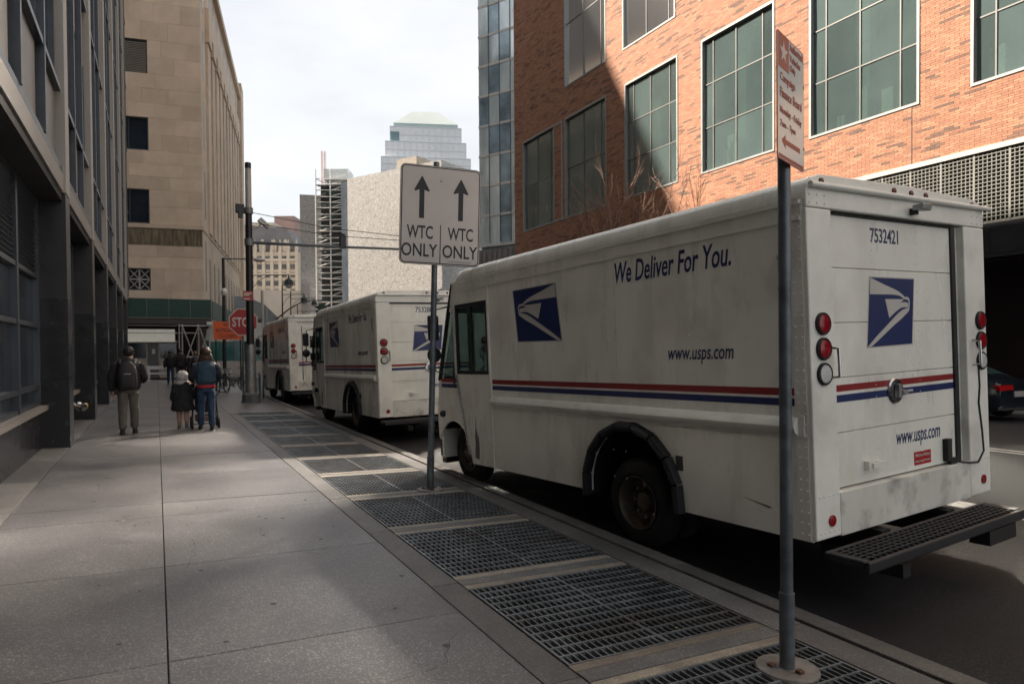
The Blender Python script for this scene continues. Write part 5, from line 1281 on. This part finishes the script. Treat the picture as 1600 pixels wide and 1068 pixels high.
# bare street tree beyond the near truck
barkm = mat('bark', (.10,.062,.045), .9, var=.3, scale=6)
twigm = mat('twig', (.19,.115,.085), .85, var=.3, scale=6)
TR = thing('bare_tree', 'bare vase shaped street tree with fine brown twigs in front of the brick building', 'tree', (19.9,26.0,-.2))
rg = random.Random(11)
tb = MB(); tw = MB(); lb = MB()
tb.tube([(0,0,0),(.03,.02,2.2),(0,.05,3.4)], [.13,.10,.08], 8)
def grow(p, d, ln, r, lev):
    q_ = p; pts = [p]; n = 4
    for k in range(n):
        d = (d+Vector((rg.gauss(0,.09),rg.gauss(0,.09),rg.gauss(.05,.06)))).normalized(); q_ = q_+d*ln/n; pts.append(q_)
    (lb if lev < 2 else tw).tube(pts, [r*(1-.6*k/n) for k in range(n+1)], 5 if lev < 2 else 3)
    if lev >= 3: return
    for k in range(rg.choice((3,4,4)) if lev < 3 else 3):
        s_ = pts[rg.choice((1,2,3,4))]
        nd = (d+Vector((rg.gauss(0,.42),rg.gauss(0,.42),rg.gauss(.12,.25)))).normalized()
        grow(s_, nd, ln*rg.uniform(.5,.8), r*.58, lev+1)
for k in range(9):
    a = 2*math.pi*k/9+rg.uniform(-.3,.3); sp_ = rg.uniform(.25,.75)
    grow(Vector((0,.05,rg.uniform(2.6,3.4))), Vector((math.cos(a)*sp_,math.sin(a)*sp_,1)).normalized(), rg.uniform(2.3,3.0), .05, 0)
TR.scale = (1.24,1.24,1.24)
tb.build('trunk', barkm, TR, smooth=True); lb.build('limbs', twigm, TR); tw.build('crown', twigm, TR, kind='stuff')
# ------------------------------------------------------------------ far buildings
def rotm(x, y, rz): return Matrix.Translation((x,y,0)) @ Matrix.Rotation(rz, 4, 'Z')
# marble clad cube
m = bpy.data.materials.new('veined_marble'); m.use_nodes = True; t = m.node_tree; b = t.nodes['Principled BSDF']; b.inputs['Roughness'].default_value = .45
g = t.nodes.new('ShaderNodeTexCoord'); 
sx = t.nodes.new('ShaderNodeSeparateXYZ'); t.links.new(g.outputs['Object'], sx.inputs[0])
def mth(op, a, b2=None):
    n = t.nodes.new('ShaderNodeMath'); n.operation = op
    for i, v in enumerate((a, b2)):
        if v is None: continue
        if isinstance(v, (int, float)): n.inputs[i].default_value = v
        else: t.links.new(v, n.inputs[i])
    return n.outputs[0]
hx = mth('ADD', sx.outputs[0], sx.outputs[1])
px = mth('PINGPONG', hx, 2.4); pz = mth('PINGPONG', sx.outputs[2], 3.1)
cb = t.nodes.new('ShaderNodeCombineXYZ'); t.links.new(hx, cb.inputs[0]); t.links.new(sx.outputs[2], cb.inputs[1])
wv = t.nodes.new('ShaderNodeTexWave'); wv.bands_direction = 'DIAGONAL'; wv.inputs['Scale'].default_value = .8; wv.inputs['Distortion'].default_value = 18; wv.inputs['Detail'].default_value = 4; wv.inputs['Detail Scale'].default_value = 1.4
t.links.new(cb.outputs[0], wv.inputs['Vector'])
r = t.nodes.new('ShaderNodeValToRGB'); r.color_ramp.elements[0].color = (.195,.183,.17,1); r.color_ramp.elements[1].color = (.30,.286,.27,1); r.color_ramp.elements[0].position = .2; r.color_ramp.elements[1].position = .8
t.links.new(wv.outputs['Fac'], r.inputs[0]); t.links.new(r.outputs[0], b.inputs['Base Color'])
marble = m
Mc = rotm(35.6,89.0, R(90+29.3))          # local x runs along the left face away from the corner
Q = thing('marble_hall', 'windowless block clad in swirling veined marble behind the arrow sign', 'building', M=Mc)
MB().box(0,18.6,-26,0,-1,28.2).build('wall', marble, Q)
MB().box(5.2,9,-8,-.8,28.203,29.8).build('roof_house', mat('tan_roof_house',(.27,.23,.19),.8), Q)
# pale panels: seams of the stone sheets
sm = mat('marble_seam', (.34,.30,.26), .6)
MB().box(18.61,20.2,-12,-.2,-1,27.8).build('dark_end', mat('dark_glass_end',(.04,.05,.06),.2,var=.4,scale=.5), Q)
# second block, left of the scaffold tower
Q = thing('marble_annex', 'narrow pale stone block left of the scaffold tower', 'building', M=rotm(24.6,134,R(-12)))
MB().box(0,7,0,14,-1,31.5).build('wall', marble, Q)
# scaffold / hoist tower
stw = mat('white_steel', (.55,.53,.50), .5, var=.1); sdk = mat('dark_steel', (.07,.065,.065), .5, .3, var=.3)
Q = thing('hoist_tower', 'construction hoist tower wrapped in white scaffold poles with a thin mast above', 'scaffold', M=rotm(23.2,112.6,R(-27)))
MB().box(.6,5.1,.8,4,0,28.5).build('core', mat('hoist_core',(.035,.045,.05),.4,var=.6,scale=.35), Q)
for x in (0,2.35,5.2):
    for y in (0,3.9): MB().tube([(x,y,0),(x,y,31 if x < 5 else 29.5)], .11, 6).build('standard', stw, Q)
rg = random.Random(5)
for k in range(31):
    z = 1+.95*k
    MB().tube([(0,-.02,z+rg.uniform(-.1,.1)),(5.25,-.02,z+rg.uniform(-.2,.2))], .07, 5).build('ledger', stw, Q)
    x0 = rg.choice((0,2.35)); MB().tube([(x0,.05,z),(x0+rg.uniform(1.8,2.7),.05,z+rg.uniform(.4,.9))], .06, 5).build('brace', stw, Q)
    if k % 2: MB().box(.1,5.1,.1,.7,z-.06,z).build('deck', sdk, Q)
    MB().tube([(-.05,.3,z),(2.3,.3,z+.9*rg.choice((-1,1)))], .05, 5).build('brace', sdk, Q)
b_ = MB()
for x in (.55,1.15):
    for y in (1.5,2.1): b_.tube([(x,y,0),(x,y,34.5)], .06, 4)
for k in range(30):
    z = 27+.25*k; b_.tube([(.55,1.5,z),(1.15,1.5,z)], .04, 4)
b_.build('hoist_mast', mat('hoist_mast',(.42,.30,.28),.6), Q)
MB().box(1.2,5.2,.5,4,29.5,31.2).build('top_cabin', mat('pale_glass',(.5,.52,.53),.3,var=.2), Q)
# glass tower behind the brick building
gb_ = mat('blue_tower_glass', (.58,.66,.72), .08, .3, var=.5, scale=.35, spec=.9, streak=.25)
gd_ = mat('dark_tower_glass', (.22,.30,.35), .06, .2, var=.6, scale=.3, spec=.9)
slabm = mat('slab_edge', (.46,.45,.43), .6)
dr = Vector((-.497,.868,0))
Q = thing('glass_tower', 'blue glass office tower with white floor edges between the marble block and the brick building', 'building', M=Matrix(((-dr.x,dr.y,0,32.0),(-dr.y,-dr.x,0,68.7),(0,0,1,0),(0,0,0,1))))
# local x runs to the right and nearer, y away from the viewer
MB().box(.1,22,.32,20,12.3,70).build('core', gd_, Q)
rg = random.Random(8)
pm_ = MB().box(0.03,1.37,0,.06,.275,3.275).mesh('pane', gb_); pm2 = MB().box(0.03,1.37,0,.06,.275,3.275).mesh('pane', gd_)
fl_ = MB().box(0,22,-.06,.3,0,.27).mesh('floor_slab', slabm)
for k in range(11):
    z = 13.0+3.28*k
    inst(fl_, 'floor_slab', Q, (0,0,z))
    for j in range(9):
        o = inst(pm2 if (j in (1,2) and rg.random() < .45) or rg.random() < .08 else pm_, 'pane', Q, (1.4*j,0,z)); o.rotation_euler = (rg.gauss(0,.004),0,rg.gauss(0,.008))
for k in range(1, 10): MB().box(1.4*k-.035,1.4*k+.035,-.09,-.02,13.43,49).build('mullion', mat('tower_mullion',(.08,.10,.11),.4), Q)
corr = mat('corrugated_panel', (.20,.195,.185), .5, .3, var=.12)
cpn = MB()
cpn.prism([(0,0),(.28,0),(.34,.16),(.62,.16),(.68,0),(.68,.25),(0,.25)], lambda a,b2,d:(a,b2,d), 0, 6.3)
cm = cpn.mesh('corrugated_panel', corr)
for k in range(18):
    inst(cm, 'corrugated_panel', Q, (.69*k,-.3,6.35)); inst(cm, 'corrugated_panel', Q, (.69*k,-.3,-.2))
# stepped glass tower with a truncated pyramid roof
pg = mat('pale_curtain_glass', (.64,.66,.67), .25, .15, var=.10, scale=.05); pgrid = mat('tower_grid', (.62,.64,.66), .5); pcop = mat('pyramid_roof', (.33,.37,.36), .45, var=.08, scale=.1); pdk = mat('tower_dark', (.12,.2,.22), .2)
Q = thing('pyramid_tower', 'far pale glass tower stepping up to a cut off pyramid roof', 'building', M=rotm(92.0,245.5,R(-20)))
def stage(w, d, z0, z1, cx=0): 
    MB().box(-w+cx,w+cx,-d,d,z0,z1).build('stage', pg, Q)
    b_ = MB(); n = max(2, int(w*2/2.2))
    for k in range(n+1): x = -w+cx+2*w*k/n; b_.box(x-.12,x+.12,-d-.12,-d-.01,z0,z1)
    nz = max(1, int((z1-z0)/2.4))
    for k in range(nz+1): z = z0+(z1-z0)*k/nz; b_.box(-w+cx,w+cx,-d-.13,-d-.015,z-.11,z+.11); b_.box(-w+cx-.13,-w+cx-.01,-d,d,z-.11,z+.11)
    n2 = max(2, int(d*2/2.2))
    for k in range(n2+1): y = -d+2*d*k/n2; b_.box(-w+cx-.13,-w+cx-.01,y-.12,y+.12,z0,z1)
    b_.build('window_grid', pgrid, Q)
stage(15.9,15.5,0,70.5); stage(14.4,14.0,70.5,76.5); stage(12.8,12.4,76.5,82.3)
i = MB(); a = [(-11.6,-11.6,83.9),(11.6,-11.6,83.9),(11.6,11.6,83.9),(-11.6,11.6,83.9)]; c = [(-4.6,-4.6,90.6),(4.6,-4.6,90.6),(4.6,4.6,90.6),(-4.6,4.6,90.6)]
i._a(a+c); i.f += [(0,3,2,1),(4,5,6,7),(0,1,5,4),(1,2,6,5),(2,3,7,6),(3,0,4,7)]
i.build('pyramid_roof', pcop, Q)
MB().box(-11.6,11.6,-11.6,11.6,82.303,83.9).build('roof_band', mat('roof_band',(.30,.38,.38),.5), Q)
for x in (-9.5,): MB().box(-12.7,-9.6,-12.7,-9.6,76.6,80.4).build('corner_bay', pdk, Q)
# gothic tower
gs = mat('gothic_terracotta', (.56,.49,.40), .8, var=.12, scale=.12); gw = mat('gothic_window', (.12,.125,.13), .3, var=.5, scale=.3); gr_ = mat('mansard_slate', (.17,.165,.17), .7, var=.2, scale=.3); pink = mat('pink_brick', (.34,.24,.21), .8, var=.12, scale=.3)
Q = thing('gothic_tower', 'distant cream stone office block with piers, gothic crown and dark mansard roof', 'building', M=rotm(17.2,182.5,R(-27)))
MB().box(-3,16.2,0,16,0,26.3).build('wall', gs, Q)
mp_ = MB().box(-.36,.36,-.5,0,0,27.0).mesh('pier', gs); mwn = MB().box(-.3,.3,-.06,.05,0,1.25).mesh('window', gw)
for k in range(10):
    x = -2.6+2.05*k
    inst(mp_, 'pier', Q, (x,0,0)); MB().tube([(x,-.2,27),(x,-.2,29.4)], [.5,.06], 5).build('pinnacle', gs, Q)
    if k < 9:
        for z in [1.5+2.05*q_ for q_ in range(12)]:
            inst(mwn, 'window', Q, (x+.72,0,z)); inst(mwn, 'window', Q, (x+1.36,0,z))
MB().box(-3.1,16.3,-.6,.1,24.0,24.6).box(-3.1,16.3,-.45,.1,20.6,21.0).box(-3.1,16.3,-.4,.1,9.0,9.4).build('cornice', gs, Q)
MB().prism([(-3,26.3),(16.2,26.3),(13.0,32.4),(-3,33.8)], lambda a,b2,d:(a,d,b2), 1.2, 14).build('mansard_roof', gr_, Q)
for k in range(6):
    x = -1.6+2.9*k; MB().prism([(x-.7,26.4),(x+.7,26.4),(x+.7,28.3),(x,29.6),(x-.7,28.3)], lambda a,b2,d:(a,d,b2), .2, 2.4).build('dormer', gs, Q)
MB().box(2,9,4,12,32.6,34.4).build('roof_house', gs, Q)
MB().tube([(-1.6,4,33),(-1.6,4,38.5)], [.5,.05], 5).build('spirelet', gr_, Q)
# brown slab tower behind
Q = thing('brown_tower', 'distant pinkish brown slab tower with small windows right of the gothic block', 'building', M=rotm(30.2,199,R(-27)))
MB().box(-.5,6.6,0,10,0,33.5).build('wall', pink, Q); MB().box(-1.0,4.6,1,9,33.503,39.5).build('upper_block', pink, Q)
for k in range(3):
    for q_ in range(15): MB().box(.5+2.0*k,1.5+2.0*k,-.08,.05,2+2.05*q_,3.2+2.05*q_).build('window', gw if False else mat('pale_window',(.45,.46,.47),.3), Q)
# curved grey glass pavilion at the far end of the street
Q = thing('glass_pavilion', 'grey pavilion with a curved glazed end behind the farthest truck', 'building', (9.3,74,0))
pv = mat('pavilion_glass', (.13,.15,.155), .2, var=.25, scale=.3)
MB().prism([(-4.5,-.1),(3.4,-.1),(3.4,1.6),(2.9,3.4),(1.9,5.2),(.6,6.5),(-1,7.2),(-4.5,7.4)], lambda a,b2,d:(a,d,b2), 0, 8).build('shell', pv, Q)
for k in range(5): MB().prism([(-4.0+1.6*k,-.1),(-3.92+1.6*k,-.1),(-3.92+1.6*k,7.3-max(0,k-2)*.9),(-4.0+1.6*k,7.3-max(0,k-2)*.9)], lambda a,b2,d:(a,d,b2), -.08, -.01).build('rib', lgrey, Q)
# pale low block closing the street behind the farthest trucks
Q = thing('low_block', 'pale low building at the far end of the street under the lamps', 'building', (20,150,0))
MB().box(-12,16,0,12,-1,14.5).build('wall', mat('pale_block',(.46,.43,.39),.8,var=.08,scale=.2), Q)
Q = thing('site_hoarding', 'grey sloping site wall running up behind the middle truck', 'wall', (18,80,0))
MB().prism([(-4,-.1),(14,-.1),(14,9.4),(-4,3.2)], lambda a,b2,d:(a,d,b2), 0, .4).build('wall', mat('grey_hoarding',(.24,.235,.23),.7,var=.1), Q)
